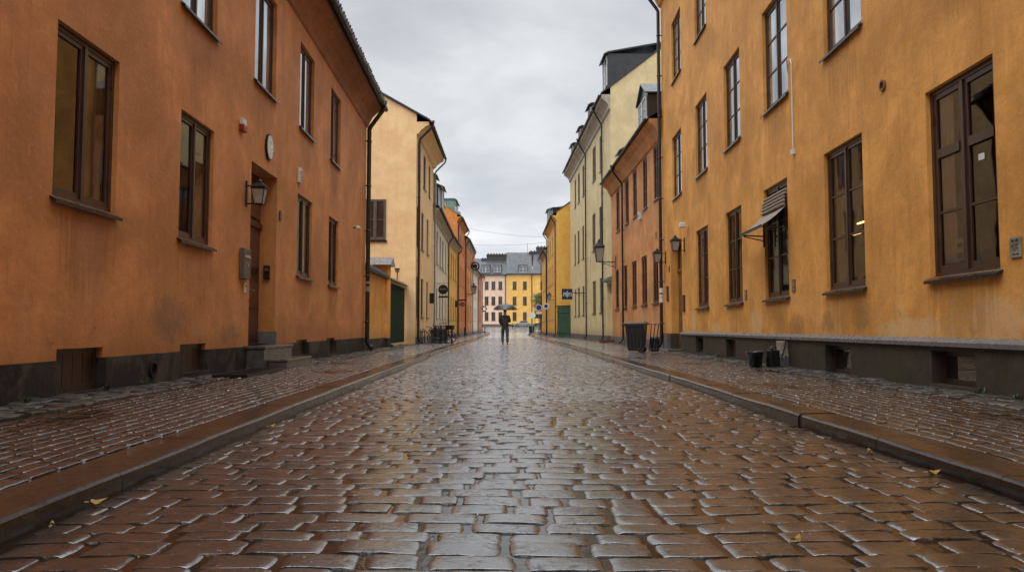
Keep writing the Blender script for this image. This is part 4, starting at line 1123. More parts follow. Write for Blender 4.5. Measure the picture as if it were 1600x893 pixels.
t, mk = h1.wall_thing('vent_box', 'small white ventilation box on the terracotta wall above a ground floor window', 'vent', k0 + 18.57, 4.73)
m = mk(); m.box(-.11, .11, .003, .07, -.19, .19); bevel(m.build('case', M['enamel'], t), .01)
m = mk()
for k in range(5): m.box(-.08, .08, .0705, .078, -.14 + .055 * k, -.115 + .055 * k)
m.build('grille', M['beige_box'], t)
t, mk = h1.wall_thing('house_number_plate', 'small dark oval plate on the terracotta wall right of the doorway', 'plate', k0 + 17.0, 3.46)
oval(mk, .1, .13, .003, .02).build('plate', M['black_iron'], t); oval(mk, .03, .05, .0205, .026, 12).build('number', M['beige_box'], t)
t, mk = h1.wall_thing('letter_box', 'grey brown metal letter box on the wall left of the terracotta house door', 'letter box', k0 + 14.5, 2.12)
m = mk(); m.box(-.2, .2, .003, .1, -.3, .3); bevel(m.build('box', M['grey_frame'], t), .01)
m = mk(); m.box(-.16, .16, .1005, .108, .12, .17); m.lathe([(.02, .1), (.02, .12)], (.0, 0, -.02), 10, 'y'); m.build('slot', M['chrome'], t)
t, mk = h1.wall_thing('doorbell', 'small cream doorbell plate below the letter box', 'doorbell', k0 + 14.62, 1.66)
m = mk(); m.box(-.05, .05, .003, .03, -.1, .1); bevel(m.build('plate', M['paper'], t), .006)
m = mk(); m.lathe([(.018, .03), (.018, .04)], (0, 0, .03), 10, 'y'); m.build('button', M['ink'], t)
# intercom on the far reveal of the doorway
iw = h1.world(door1[1], -.19, 2.12)
t = thing('intercom', 'small black intercom box on the reveal inside the terracotta doorway', 'intercom', iw, h1.ang)
m = MB(h1.pt); m.box(-.07, -.003, -.07, .07, -.16, .16); bevel(m.build('case', M['black_plastic'], t), .01)
m = MB(h1.pt); m.box(-.076, -.0705, -.04, .04, .03, .1); m.build('speaker', M['grey_frame'], t)
t, mk = h1.wall_thing('security_camera', 'small white camera at the far end of the terracotta wall', 'camera', k0 + 26.1, 4.42)
m = mk(); m.tube([(0, .003, 0), (0, .12, 0)], .025, 8); m.build('arm', M['black_iron'], t)
m = mk(); m.lathe([(.05, -.14), (.07, -.1), (.07, .1), (.04, .14)], (0, .16, 0), 12, 'x'); m.build('body', M['enamel'], t)
# right
t, mk = h2.wall_thing('wall_plaque', 'grey enamel plaque with lines of text right of the largest ochre house window', 'plaque', q0 + 8.2, 1.76)
m = mk(); m.box(-.095, .095, .003, .022, -.115, .115); bevel(m.build('plate', M['beige_box'], t), .004)
m = mk()
for (x0, x1, z0, z1) in ((-.06, .06, .06, .09), (-.07, .07, .035, .043), (-.05, .07, .02, .028), (-.05, .05, .004, .012), (-.06, .03, -.02, -.008), (-.02, .07, -.04, -.03), (-.07, .065, -.085, -.07)):
    n = max(3, int((x1 - x0) / .016))
    for k in range(n):
        if k % 4 != 3: m.box(x0 + (x1 - x0) * k / n, x0 + (x1 - x0) * (k + .78) / n, .0225, .024, z0, z1)
m.build('lettering', M['ink'], t)
t, mk = h2.wall_thing('floodlight', 'small white floodlight on the ochre wall above the brown door', 'lamp', q0 + 25.9, 4.46)
m = mk(); m.tube([(0, .003, 0), (0, .14, .04)], .02, 8); m.build('arm', M['white_paint'], t)
m = mk(); m.box(-.13, .13, .1, .3, -.06, .12); bevel(m.build('head', M['enamel'], t), .03)
for (s, z, w, hh, lab) in ((30.0, 2.25, .3, .62, 'dark panel of door bells on the ochre wall left of the brown door'), (26.7, 1.75, .3, .62, 'dark notice frame on the ochre wall right of the brown door')):
    t, mk = h2.wall_thing('wall_panel', lab, 'panel', q0 + s, z)
    m = mk(); m.box(-w / 2, w / 2, .003, .06, -hh / 2, hh / 2); bevel(m.build('frame', M['dark_wood'], t), .01)
    m = mk(); m.box(-w / 2 + .04, w / 2 - .04, .0605, .066, -hh / 2 + .05, hh / 2 - .05); m.build('face', M['brass'], t)
for (s, z, lab) in ((18.84, 1.7, 'small brown metal plate on the ochre wall left of the awning window'), (15.32, 1.74, 'small brown metal plate on the ochre wall right of the awning window')):
    t, mk = h2.wall_thing('wall_plate', lab, 'plate', q0 + s, z)
    m = mk(); m.box(-.09, .09, .003, .02, -.13, .13); m.build('plate', M['brass'], t)
    m = mk(); m.box(-.055, .055, .0205, .024, -.02, .09); m.box(-.05, .05, .0205, .024, -.09, -.06); m.build('face', M['beige_box'], t)
t, mk = h2.wall_thing('house_number_plate', 'small dark oval plate on the ochre wall between the lantern and the brown door', 'plate', q0 + 29.64, 3.23)
oval(mk, .1, .14, .003, .02).build('plate', M['black_iron'], t); oval(mk, .03, .05, .0205, .026, 12).build('number', M['beige_box'], t)

def text_mesh(txt, size, pt, mat, name, parent, align=True):
    cu = bpy.data.curves.new('t', 'FONT'); cu.body = txt; cu.size = size; cu.extrude = .002; cu.align_x = 'CENTER'; cu.align_y = 'CENTER'
    ob = bpy.data.objects.new('t', cu); COL.objects.link(ob)
    dg = bpy.context.evaluated_depsgraph_get(); me0 = bpy.data.meshes.new_from_object(ob.evaluated_get(dg))
    vs = [tuple(v.co) for v in me0.vertices]; fs = [list(p.vertices) for p in me0.polygons]
    bpy.data.objects.remove(ob); bpy.data.curves.remove(cu); bpy.data.meshes.remove(me0)
    m = MB(); m.v = [pt(*p) for p in vs]; m.fc = fs; m.mi = [0] * len(fs)
    return m.build(name, mat, parent)
t, mk = h3.wall_thing('house_number_sign', 'black iron house number fixed to the orange wall beside the ochre house drainpipe', 'sign', 1.3, 4.92)
text_mesh('37', .42, lambda a, b, c: h3.pt(-a, .02 + c, b), M['black_iron'], 'numerals', t)
t, mk = h3.wall_thing('vent_box', 'small white vent box between the upper windows of the orange house', 'vent', 4.75, 6.35)
m = mk(); m.box(-.16, .16, .003, .14, -.2, .16); bevel(m.build('case', M['enamel'], t), .01)
m = mk(); m.box(-.1, .1, .1405, .15, -.1, .06); m.build('grille', M['beige_box'], t)

# awning over the third ochre house window
a, b, c, d = gr[2]
t, mk = h2.wall_thing('window_awning', 'grey brown canvas awning propped out over an ochre house window', 'awning', a, 0)
W_ = b - a; top, low, reach = 3.84, 3.05, .55
m = mk(); n = 12; vs, fs = [], []
for k in range(n + 1):
    f = k / n
    o = .02 + reach * f; z = top - .34 - (top - .34 - low) * f + .04 * math.sin(PI * f) * -1
    for j in range(7):
        s = -.0 + W_ * j / 6
        vs.append((s, o, z - .018 * math.sin(PI * j / 6) * (1 - f)))
for k in range(n):
    for j in range(6): fs.append([k * 7 + j, k * 7 + j + 1, (k + 1) * 7 + j + 1, (k + 1) * 7 + j])
m.add(vs, fs)
m.box(0, W_, .02 + reach - .004, .02 + reach + .01, low - .05, low + .0)
m.build('canvas', M['fabric'], t, smooth=True)
m = mk()
for k in range(5): m.tube([(.04, .0 + .015 * k, top - k * .08), (W_ - .04, .0 + .015 * k, top - k * .08)], .032, 6)
m.build('folded_canvas', M['fabric'], t)
m = mk()
for s in (.05, W_ - .05):
    m.tube([(s, .02, low - .05), (s, .02 + reach, low - .02)], .018, 6)
    m.tube([(s, .03, low - .3), (s, .03, top - .1)], .02, 6)
    m.tube([(s, .03, low - .16), (s, .5, low - .05)], .014, 6)
m.tube([(.0, .02 + reach, low), (W_, .02 + reach, low)], .022, 6)
m.build('arms', M['black_iron'], t)

# beige utility box with cable above the bucket
t, mk = h2.wall_thing('utility_box', 'grey beige utility box with black cable on the plinth behind the bucket', 'box', q0 + 15.75, .34, .06)
m = mk(); m.box(-.19, .19, .003, .14, -.2, .24); bevel(m.build('case', M['beige_box'], t), .012)
m = mk(); m.tube([(-.1, .14, -.12), (-.16, .17, -.2), (-.22, .16, -.1), (-.24, .1, .12), (-.2, .06, .28)], .012, 6); m.build('cable', M['black_plastic'], t)

# ------------------------------------------------------------------ street things
def ground_z(y): return Gf(y) + KERB_H
# bucket
bx, by = 5.12, 15.55
t = thing('bucket', 'black plastic bucket standing on the pavement against the ochre house plinth', 'bucket', (bx, by, ground_z(by)))
m = MB(); m.lathe([(.001, .01), (.125, .01), (.17, .3), (.185, .3), (.185, .33), (.165, .33), (.16, .3), (.12, .03), (.001, .03)], (0, 0, 0), 20, cap=False); m.build('pail', M['black_plastic'], t, smooth=True)
m = MB(); m.tube([(.19 * math.cos(a), .04, .31 - .14 * math.sin(a)) for a in np.linspace(0, PI, 12)], .008, 6); m.build('handle', M['zinc_pipe'], t)
t = thing('plastic_canister', 'narrow black canister with a spout beside the bucket', 'canister', (5.46, 15.45, ground_z(15.5)), .3)
m = MB(); m.box(-.12, .12, -.09, .09, 0, .36, .012); m.lathe([(.05, .36), (.05, .4)], (-.05, 0, 0), 10); bevel(m.build('body', M['black_plastic'], t), .03, 3)
m = MB(); m.tube([(.08, 0, .36), (.06, 0, .43), (-.02, 0, .44), (-.05, 0, .4)], .014, 6); m.build('handle', M['black_plastic'], t)
t = thing('plastic_canister', 'low black canister under the utility box', 'canister', (5.72, 15.6, ground_z(15.5)), -.2)
m = MB(); m.box(-.13, .13, -.1, .1, 0, .2, .01); m.lathe([(.04, .2), (.04, .24)], (.05, 0, 0), 10); bevel(m.build('body', M['black_plastic'], t), .03, 3)
m = MB(); m.tube([(-.09, 0, .2), (-.07, 0, .26), (.02, 0, .26), (.05, 0, .23)], .012, 6); m.build('handle', M['black_plastic'], t)

# wheelie bin
by = 26.2; bx = 4.42
t = thing('wheelie_bin', 'dark grey wheelie bin with its lid shut on the right pavement', 'bin', (bx, by, ground_z(by)), -.35)
m = MB(); vs = []
for (z, wx, wy) in ((.06, .24, .26), (.12, .265, .28), (.95, .33, .36), (1.0, .345, .375)):
    vs += [(-wx, -wy, z), (wx, -wy, z), (wx, wy, z), (-wx, wy, z)]
fs = [[3, 2, 1, 0]]
for k in range(3):
    for j in range(4): fs.append([k * 4 + j, k * 4 + (j + 1) % 4, (k + 1) * 4 + (j + 1) % 4, (k + 1) * 4 + j])
m.add(vs, fs)
for k in range(5):
    x = -.24 + k * .12
    m.box(x - .02, x + .02, -.37, -.3, .2, .85)
m.box(-.35, .35, -.4, -.372, .93, 1.0)
bevel(m.build('body', M['plastic'], t), .02)
m = MB(); m.add([(-.4, -.43, 1.005), (.38, -.43, 1.005), (.38, .4, 1.005), (-.4, .4, 1.005), (-.36, -.4, 1.06), (.34, -.4, 1.09), (.34, .36, 1.09), (-.36, .36, 1.06)], [[3, 2, 1, 0], [4, 5, 6, 7], [0, 1, 5, 4], [1, 2, 6, 5], [2, 3, 7, 6], [3, 0, 4, 7]])
m.box(-.47, -.4, -.25, .25, 1.0, 1.03); bevel(m.build('lid', M['plastic'], t), .02)
for s in (-1, 1):
    m = MB(); m.lathe([(.1, -.03), (.11, -.02), (.11, .02), (.1, .03)], (.2, s * .3, .11), 14, 'y'); m.build('wheel', M['rubber'], t)
m = MB(); m.tube([(.34, -.25, 1.0), (.45, -.25, 1.02), (.45, .25, 1.02), (.34, .25, 1.0)], .018, 6); m.build('handle', M['plastic'], t)
# folded barrier leaning behind the bin
t = thing('folding_frame', 'black folded metal frame with vertical bars leaning behind the wheelie bin', 'frame', (bx + .62, by + .1, ground_z(by)), -.2)
m = MB()
for k in range(4):
    x = -.16 + k * .13
    m.tube([(x - .03 * k, 0, .02), (x + .1, .02, 1.02)], .017, 6)
for zz in (.12, .55, 1.0): m.tube([(-.17 + zz * .12, 0, zz), (.24 + zz * .06 - .06, .01, zz)], .015, 6)
m.build('frame', M['black_iron'], t)
m = MB(); m.box(-.12, .2, .05, .2, .02, .55); bevel(m.build('bag', M['black_plastic'], t), .06, 3)
# planks near the green house
t = thing('plank_stack', 'short stack of wet brown planks by the pale green house door', 'planks', (5.75, 44.4, ground_z(44)), .1)
for k in range(3):
    m = MB(); m.box(-.55 + .08 * k, .5 + .03 * k, -.22 + .16 * k, -.08 + .16 * k, 0, .1 + .05 * (k == 1)); m.build('plank', M['door_wood'], t)

# metal grate by the wall
t = thing('boot_grate', 'dark ribbed metal grate lying on the pavement before the terracotta steps', 'grate', (-4.55, 12.85, ground_z(12.9) + .008), h1.ang)
m = MB()
m.box(-1.0, .95, -.28, -.24, 0, .05); m.box(-1.0, .95, .24, .28, 0, .05); m.box(-1.0, -.96, -.24, .24, 0, .05); m.box(.91, .95, -.24, .24, 0, .05)
m.build('frame', M['black_iron'], t)
m = MB()
for k in range(30): m.box(-.94 + k * .062, -.915 + k * .062, -.24, .24, .002, .044)
m.build('ribs', M['black_iron'], t)

# bicycles and rack
def bicycle(label, loc, rotz):
    t = thing('bicycle', label, 'bicycle', loc, rotz, 'bicycles parked by the rack')
    R = .33
    for x in (-.52, .52):
        m = MB(); m.tube([(x + R * math.cos(a), 0, R + R * math.sin(a)) for a in np.linspace(0, 2 * PI, 29)], .02, 6, cap=False); w = m.build('wheel', M['rubber'], t)
        m = MB(); m.tube([(x + .29 * math.cos(a), 0, R + .29 * math.sin(a)) for a in np.linspace(0, 2 * PI, 29)], .01, 5, cap=False)
        for k in range(12):
            a = 2 * PI * k / 12; m.tube([(x, 0, R), (x + .29 * math.cos(a), 0, R + .29 * math.sin(a))], .003, 4)
        m.build('rim', M['chrome'], w)
    m = MB()
    bb, st, hd = (-.08, 0, .3), (-.22, 0, .78), (.34, 0, .8)
    for p, q in ((bb, st), (bb, hd), (st, hd), ((-.52, .05, R), st), ((-.52, -.05, R), st), ((-.52, .05, R), bb), ((-.52, -.05, R), bb), (hd, (.52, .05, R)), (hd, (.52, -.05, R)), (st, (-.25, 0, .9)), (hd, (.31, 0, .98))):
        m.tube([p, q], .017, 6)
    m.build('frame', M['bike_paint'], t)
    m = MB(); m.tube([(.2, -.28, 1.0), (.3, -.2, 1.0), (.32, 0, .98), (.3, .2, 1.0), (.2, .28, 1.0)], .013, 6); m.build('handlebar', M['black_iron'], t)
    m = MB(); m.add([(-.42, -.09, .92), (-.42, .09, .92), (-.1, .03, .93), (-.1, -.03, .93), (-.42, -.08, .97), (-.42, .08, .97), (-.1, .02, .96), (-.1, -.02, .96)], [[3, 2, 1, 0], [4, 5, 6, 7], [0, 1, 5, 4], [1, 2, 6, 5], [2, 3, 7, 6], [3, 0, 4, 7]]); bevel(m.build('saddle', M['black_plastic'], t), .02)
    m = MB(); m.box(-.72, -.36, -.15, .15, .68, .7); m.build('carrier', M['black_iron'], t)
    return t
gz = ground_z(42)
bicycle('leftmost dark bicycle standing across the pavement by the rack', (-4.55, 42.6, gz), .12)
t2 = bicycle('dark bicycle with a black basket in front of the cream house', (-3.95, 41.4, gz), -.25)
m = MB(); m.box(.36, .68, -.17, .17, .78, 1.02, -.03); m.build('basket', M['black_plastic'], t2)
t = thing('bike_rack', 'dark metal rack of upright hoops around the parked bicycles', 'rack', (-3.6, 41.6, gz))
for k in range(4):
    x = -.75 + k * .32
    m = MB(); m.tube([(x, -.35, 0), (x, -.35, .9), (x + .04, -.28, 1.0), (x + .04, .28, 1.0), (x, .35, .9), (x, .35, 0)], .028, 8); m.build('hoop', M['black_iron'], t)
m = MB(); m.tube([(-.78, -.35, .1), (.24, -.35, .1)], .02, 6); m.tube([(-.78, -.35, .98), (.24, -.35, .98)], .02, 6); m.build('rail', M['black_iron'], t)
t = thing('flower_box', 'dark planter box with reddish brown plants behind the bicycle rack', 'planter', (-4.2, 42.3, gz), .1)
m = MB(); m.box(-.45, .45, -.2, .2, 0, .78, -.03); m.build('box', M['plastic'], t)
m = MB(); r = random.Random(5)
for k in range(90):
    x, y, z = r.uniform(-.45, .45), r.uniform(-.2, .2), .78 + abs(r.gauss(0, .16)); s = .05
    a = r.uniform(0, 6.3); m.quad((x - s * math.cos(a), y - s * math.sin(a), z), (x, y, z + s), (x + s * math.cos(a), y + s * math.sin(a), z), (x, y, z - s))
m.build('plants', plain('russet plant', (.14, .06, .04), .7), t)
t = thing('bike_rack', 'low hoop rail along the wall of the apricot house', 'rack', (-4.95, 39.6, gz))
m = MB()
for k in range(2): m.tube([(-.1 + .1 * k, k * 1.0, 0), (-.1 + .1 * k, k * 1.0, .7), (-.08 + .1 * k, .12 + k * 1.0, .8), (-.08 + .1 * k, .68 + k, .8), (-.06 + .1 * k, .8 + k, .7), (-.06 + .1 * k, .8 + k, 0)], .022, 8)
m.build('hoops', M['black_iron'], t)

# bollards
t = thing('bollard', 'black iron bollard nearer the yellow house on the left pavement', 'bollard', (-5.0, 78, ground_z(78)), 0, 'bollards on the left pavement')
m = MB(); m.lathe([(.12, 0), (.12, .12), (.085, .16), (.075, .75), (.1, .8), (.1, .85), (.06, .93), (.002, .97)], (0, 0, 0), 14); m.build('post', M['black_iron'], t, smooth=True)
dup(t, 'black iron bollard at the far corner of the left pavement', (-4.5, 122, ground_z(122)))

# hanging signs
def hang_sign(h, s, z, label, reach, name='hanging_sign'):
    t, mk = h.wall_thing(name, label, 'sign', s, z)
    m = mk(); m.tube([(0, .0, 0), (0, reach, 0)], .016, 6); m.tube([(0, .0, -.3), (0, reach * .4, -.01)], .011, 6); m.build('bracket', M['black_iron'], t)
    return t, mk
t, mk = hang_sign(h8, 1.2, 3.9, 'round black shop sign hanging on the cream house above the bicycles', .98)
m = mk(); n = 26
vs = [(o, .62 + .33 * math.cos(2 * PI * k / n), -.42 + .33 * math.sin(2 * PI * k / n)) for o in (-.03, .03) for k in range(n)]
m.add(vs, [list(range(n))[::-1], list(range(n, 2 * n))] + [[k, (k + 1) % n, n + (k + 1) % n, n + k] for k in range(n)]); m.build('disc', M['black_iron'], t)
m = mk()
for k in range(7): m.box(-.034, -.031, .40 + .065 * k, .44 + .065 * k, -.45 + .02 * (k % 3), -.37 + .015 * ((k + 1) % 3))
m.build('lettering', M['beige_box'], t)
m = mk(); m.box(-.02, .02, .3, .94, -.98, -.86); m.tube([(0, .4, -.74), (0, .4, -.86)], .01, 5); m.tube([(0, .84, -.74), (0, .84, -.86)], .01, 5); m.build('lower_board', M['black_iron'], t)
t, mk = hang_sign(h9, 9.6, 3.55, 'dark red diamond shaped sign hanging between the yellow and rust houses', 1.05)
m = mk(); m.box(-.03, .03, .3, 1.05, .02, .14); m.build('top_board', M['black_iron'], t)
m = mk(); m.add([(o, a, c) for o in (-.02, .02) for a, c in ((.15, -.35), (.62, -.08), (1.05, -.35), (.62, -.62))], [[3, 2, 1, 0], [4, 5, 6, 7], [0, 1, 5, 4], [1, 2, 6, 5], [2, 3, 7, 6], [3, 0, 4, 7]]); m.build('panel', plain('dull red sign', (.26, .06, .06), .5), t)
t, mk = h7.wall_thing('wall_box', 'dark box fixed on the apricot house wall beside the grey pipe', 'box', 7.1, 2.75)
m = mk(); m.box(-.12, .12, .003, .3, -.33, .33); bevel(m.build('case', M['dark_wood'], t), .01); m = mk(); m.box(-.125, -.121, .04, .26, -.28, .28); m.build('face', M['black_iron'], t)
t, mk = h9.wall_thing('wall_box', 'small black box sign at the end of the yellow house on the left', 'sign', 8.6, 3.2)
m = mk(); m.box(-.2, .2, .003, .3, -.3, .3); bevel(m.build('case', M['black_iron'], t), .01); m = mk(); m.box(-.205, -.201, .05, .25, -.2, .2); m.build('face', M['plastic'], t)
t, mk = hang_sign(h11, 12.0, 9.6, 'large round black ornament hanging high on the lower rust orange house', .75)
m = mk()
m.tube([(0, .6 + .5 * math.cos(a), -.55 + .5 * math.sin(a)) for a in np.linspace(0, 2 * PI, 21)], .1, 8, cap=False); m.lathe([(.3, -.06), (.3, .06)], (0, .6, -.55), 14, 'x'); m.build('ornament', M['black_iron'], t)
t, mk = hang_sign(h13, 5.5, 4.3, 'dark ornamental sign at the far end of the left side of the street', .8)
m = mk()
for k in range(6):
    a = k * PI / 3; m.lathe([(.02, -.14), (.16, -.05), (.16, .05), (.02, .14)], (0, .7 + .34 * math.cos(a), -.3 + .42 * math.sin(a)), 8, 'x')
m.build('ornament', M['black_iron'], t)
# navy sign
t, mk = hang_sign(h4, 13.0, 3.62, 'navy blue square sign with white mark hanging by the pale green house', 1.9)
m = mk(); m.tube([(0, 0, .02), (0, 1.5, .02)], .03, 6); m.build('arm', M['black_iron'], t)
B0 = 1.0
m = mk(); m.box(-.04, .04, B0, B0 + .84, -.5, .34); m.build('board', M['blue_sign'], t)
m = mk()
X0 = -.046
for (a0, z0, a1, z1) in ((2.55, -.3, 2.48, .02), (2.48, .02, 2.38, .05), (2.38, .05, 2.34, -.3), (2.34, -.1, 2.24, .06), (2.24, .06, 2.2, -.3), (2.14, -.42, 2.14, .22), (2.06, -.3, 2.02, .05), (2.02, .05, 1.92, -.05), (1.92, -.05, 1.88, -.3), (1.9, -.05, 1.78, .05), (1.78, .05, 1.75, -.3)):
    m.tube([(X0, B0 + (a0 - 1.65) * .84, z0 * .84), (X0, B0 + (a1 - 1.65) * .84, z1 * .84)], .024, 5)
m.build('mark', M['paper'], t)

# traffic sign posts
def sign_post(label, x, y, discs, hgt):
    t = thing('traffic_sign', label, 'sign', (x, y, ground_z(y)))
    m = MB(); m.tube([(0, 0, 0), (0, 0, hgt)], .035, 8); m.build('post', M['zinc_pipe'], t)
    for (z, r, mat, box) in discs:
        m = MB()
        if box: m.box(-box, box, -.06, -.036, z - r, z + r)
        else: m.lathe([(r, -.06), (r, -.036)], (0, 0, z), 20, 'y')
        p = m.build('sign_face', M[mat], t)
        if not box and mat == 'blue_disc':
            m = MB(); m.lathe([(r * .99, -.0615), (r * .8, -.0618)], (0, 0, z), 20, 'y', cap=False); m.build('rim', M['paper'], p)
    return t
sign_post('blue round traffic sign over a white plate on a post near the yellow houses', 3.35, 92, [(3.4, .42, 'blue_disc', 0), (2.75, .16, 'paper', .36)], 3.85)
sign_post('white round traffic sign above a dark board at the far right corner', 3.1, 112, [(2.75, .5, 'enamel', 0)], 3.2)
t = thing('direction_board', 'dark horizontal board on two posts at the far right corner', 'sign', (4.1, 116, ground_z(116)))
for s in (-.5, .5):
    m = MB(); m.tube([(s, 0, 0), (s, 0, 3.0)], .04, 6); m.build('post', M['black_iron'], t)
m = MB(); m.box(-.95, .95, -.08, -.042, 2.3, 3.1); m.build('board', M['plastic'], t)
t, mk = h5.wall_thing('round_sign', 'pale round sign on a bracket at the end of the yellow house on the right', 'sign', 10.5, 3.25)
m = mk(); m.tube([(0, 0, 0), (0, .35, 0)], .02, 6); m.build('bracket', M['black_iron'], t)
m = mk(); m.lathe([(.36, -.03), (.36, .03)], (0, .42, 0), 20, 'x'); m.build('disc', M['enamel'], t)
m = mk(); m.lathe([(.2, -.036), (.2, -.031)], (0, .42, 0), 16, 'x'); m.build('mark', M['blue_disc'], t)
# litter bin far
t = thing('litter_bin', 'dark green litter bin at the far right corner of the street', 'bin', (3.2, 120.5, ground_z(120)))
m = MB(); m.lathe([(.36, 0), (.42, .1), (.45, .95), (.47, 1.0)], (0, 0, 0), 16); m.build('drum', M['green_wood'], t)
m = MB(); m.lathe([(.49, 1.0), (.46, 1.12), (.2, 1.2), (.002, 1.22)], (0, 0, 0), 16); m.build('lid', M['plastic'], t)

# parked cars by the end houses
def car(label, loc, rotz, paint):
    t = thing('parked_car', label, 'car', loc, rotz, 'cars parked at the end of the street')
    prof = [(-2.1, .25), (-2.15, .6), (-2.05, .85), (-1.4, .92), (-.9, 1.0), (1.0, 1.0), (1.9, .9), (2.1, .7), (2.1, .3), (1.75, .22), (-1.7, .22)]
    m = MB(lambda s, b, c: (b, s, c)); m.prism(prof, -.85, .85); bevel(m.build('body', paint, t), .08, 3)
    m = MB(lambda s, b, c: (b, s, c)); m.prism([(-1.0, .99), (-.35, 1.44), (.9, 1.46), (1.6, .97)], -.72, .72); cb = bevel(m.build('cabin', M['glass'], t), .06, 2)
    m = MB(lambda s, b, c: (b, s, c)); m.prism([(-.38, 1.44), (.92, 1.46), (.9, 1.5), (-.3, 1.49)], -.7, .7); m.build('roof', paint, cb)
    for x in (-1.35, 1.35):
        for s in (-1, 1):
            m = MB(); m.lathe([(.31, -.1), (.32, 0), (.31, .1)], (x, s * .8, .32), 16, 'y'); w = m.build('wheel', M['rubber'], t)
            m = MB(); m.lathe([(.19, -.012), (.17, .012)], (x, s * .91, .32), 12, 'y'); m.build('hub_cap', M['chrome'], w)
    for s in (-1, 1):
        m = MB(); m.box(-2.16, -2.08, s * .62 - .15, s * .62 + .15, .62, .76); m.build('headlight', M['lamp_glass'], t)
    return t
car('silver car parked before the yellow house at the end of the street', (2.6, 184, Gf(184)), 0.05, M['car_paint'])
car('dark car parked at the right end of the yellow house at the street end', (7.6, 182, Gf(182)), .0, M['bike_paint'])
# moped-like dark scooter beside the person's line of sight
t = thing('scooter', 'dark motor scooter parked before the yellow house at the street end', 'scooter', (-.4, 176, Gf(176)), .4)
for x in (-.6, .6):
    m = MB(); m.lathe([(.24, -.06), (.27, 0), (.24, .06)], (x, 0, .27), 14, 'y'); m.build('wheel', M['rubber'], t)
m = MB(); m.prism([(-.2, .35), (.2, .35), (.2, .75), (-.2, .75)], -.85, .05); m.box(.05, .5, -.18, .18, .28, .36); m.add([(.45, -.2, .3), (.45, .2, .3), (.62, .14, 1.0), (.62, -.14, 1.0), (.55, -.2, .3), (.55, .2, .3), (.7, .14, 1.0), (.7, -.14, 1.0)], [[0, 1, 2, 3], [7, 6, 5, 4], [0, 3, 7, 4], [1, 5, 6, 2]]); bevel(m.build('body', M['bike_paint'], t), .04)
m = MB(); m.tube([(.55, -.35, 1.1), (.62, 0, 1.05), (.55, .35, 1.1)], .025, 6); m.tube([(.62, 0, .9), (.62, 0, 1.06)], .03, 6); m.build('handlebar', M['black_iron'], t)
m = MB(); m.box(-.85, 0, -.16, .16, .755, .87); bevel(m.build('seat', M['black_plastic'], t), .04)

# tree at the end
t = thing('street_tree', 'small olive green tree growing before the yellow houses at the street end', 'tree', (6.0, 158, Gf(158)))
m = MB(); m.tube([(0, 0, -.1), (.05, 0, 1.5), (-.05, .1, 3.0), (.1, 0, 5.5)], [.16, .13, .1, .04], 8)
r = random.Random(3)
for k in range(9):
    a = r.uniform(0, 6.28); z = r.uniform(2.6, 4.6); L = r.uniform(.9, 1.8)
    m.tube([(0, 0, z), (L * .5 * math.cos(a), L * .5 * math.sin(a), z + L * .4), (L * math.cos(a), L * math.sin(a), z + L * .9)], [.05, .035, .012], 5)
m.build('trunk', M['bark'], t)
m = MB()
cl = [(r.gauss(0, .85), r.gauss(0, .8), r.uniform(3.4, 7.6)) for k in range(60)]
for (cx, cy, cz) in cl:
    for k in range(70):
        x, y, z = cx + r.gauss(0, .33), cy + r.gauss(0, .33), cz + r.gauss(0, .33); s = r.uniform(.07, .14)
        d1 = Vector((r.gauss(0, 1), r.gauss(0, 1), r.gauss(0, .6))).normalized() * s; d2 = Vector((r.gauss(0, 1), r.gauss(0, 1), r.gauss(0, 1))).normalized() * s * .7
        p = Vector((x, y, z)); m.m = 0 if r.random() < .65 else 1
        m.quad(tuple(p - d1), tuple(p + d2), tuple(p + d1), tuple(p - d2))
m.build('crown', [M['tree_leaf'], M['tree_leaf2']], t)

# fallen leaves and weeds
def leaf(label, x, y, z, a, s):
    s *= .72
    m = MB(); n = 10; vs = []
    for k in range(n):
        q = 2 * PI * k / n; rr = s * (.55 + .45 * abs(math.cos(q))) * (1 + .25 * math.cos(3 * q))
        vs.append((rr * math.cos(q), rr * .7 * math.sin(q), .012 + .012 * math.cos(2 * q)))
    vs.append((0, 0, .018)); m.add(vs, [[k, (k + 1) % n, n] for k in range(n)])
    m.tube([(-s, 0, .012), (-s * 1.5, .01, .01)], .004, 4)
    o = m.build('fallen_leaf', M['leaf_yellow'], None, loc=(x, y, z), rotz=a); tag(o, label, 'leaf', 'fallen leaves'); return o
leaf('largest yellow leaf lying in the left gutter near the camera', float(XL(3.6)) + .07, 3.62, Gf(3.6) + .012, .5, .05)
leaf('small pale leaf in the left gutter where the camera is nearest', float(XL(3.2)) + .1, 3.2, Gf(3.2) + .012, 2.1, .03)
leaf('yellow leaf farther along the left gutter', float(XL(6.4)) + .1, 6.4, Gf(6.4) + .012, 1.2, .05)
leaf('yellow leaf in the right gutter near the camera', float(XR(4.3)) - .1, 4.35, Gf(4.3) + .012, .2, .055)
leaf('brown yellow leaf farther along the right gutter', float(XR(5.1)) - .12, 5.1, Gf(5.1) + .012, 1.4, .045)
leaf('yellow leaf flat on the road setts right of centre', 1.12, 2.95, Gf(3) + .02, .9, .045)
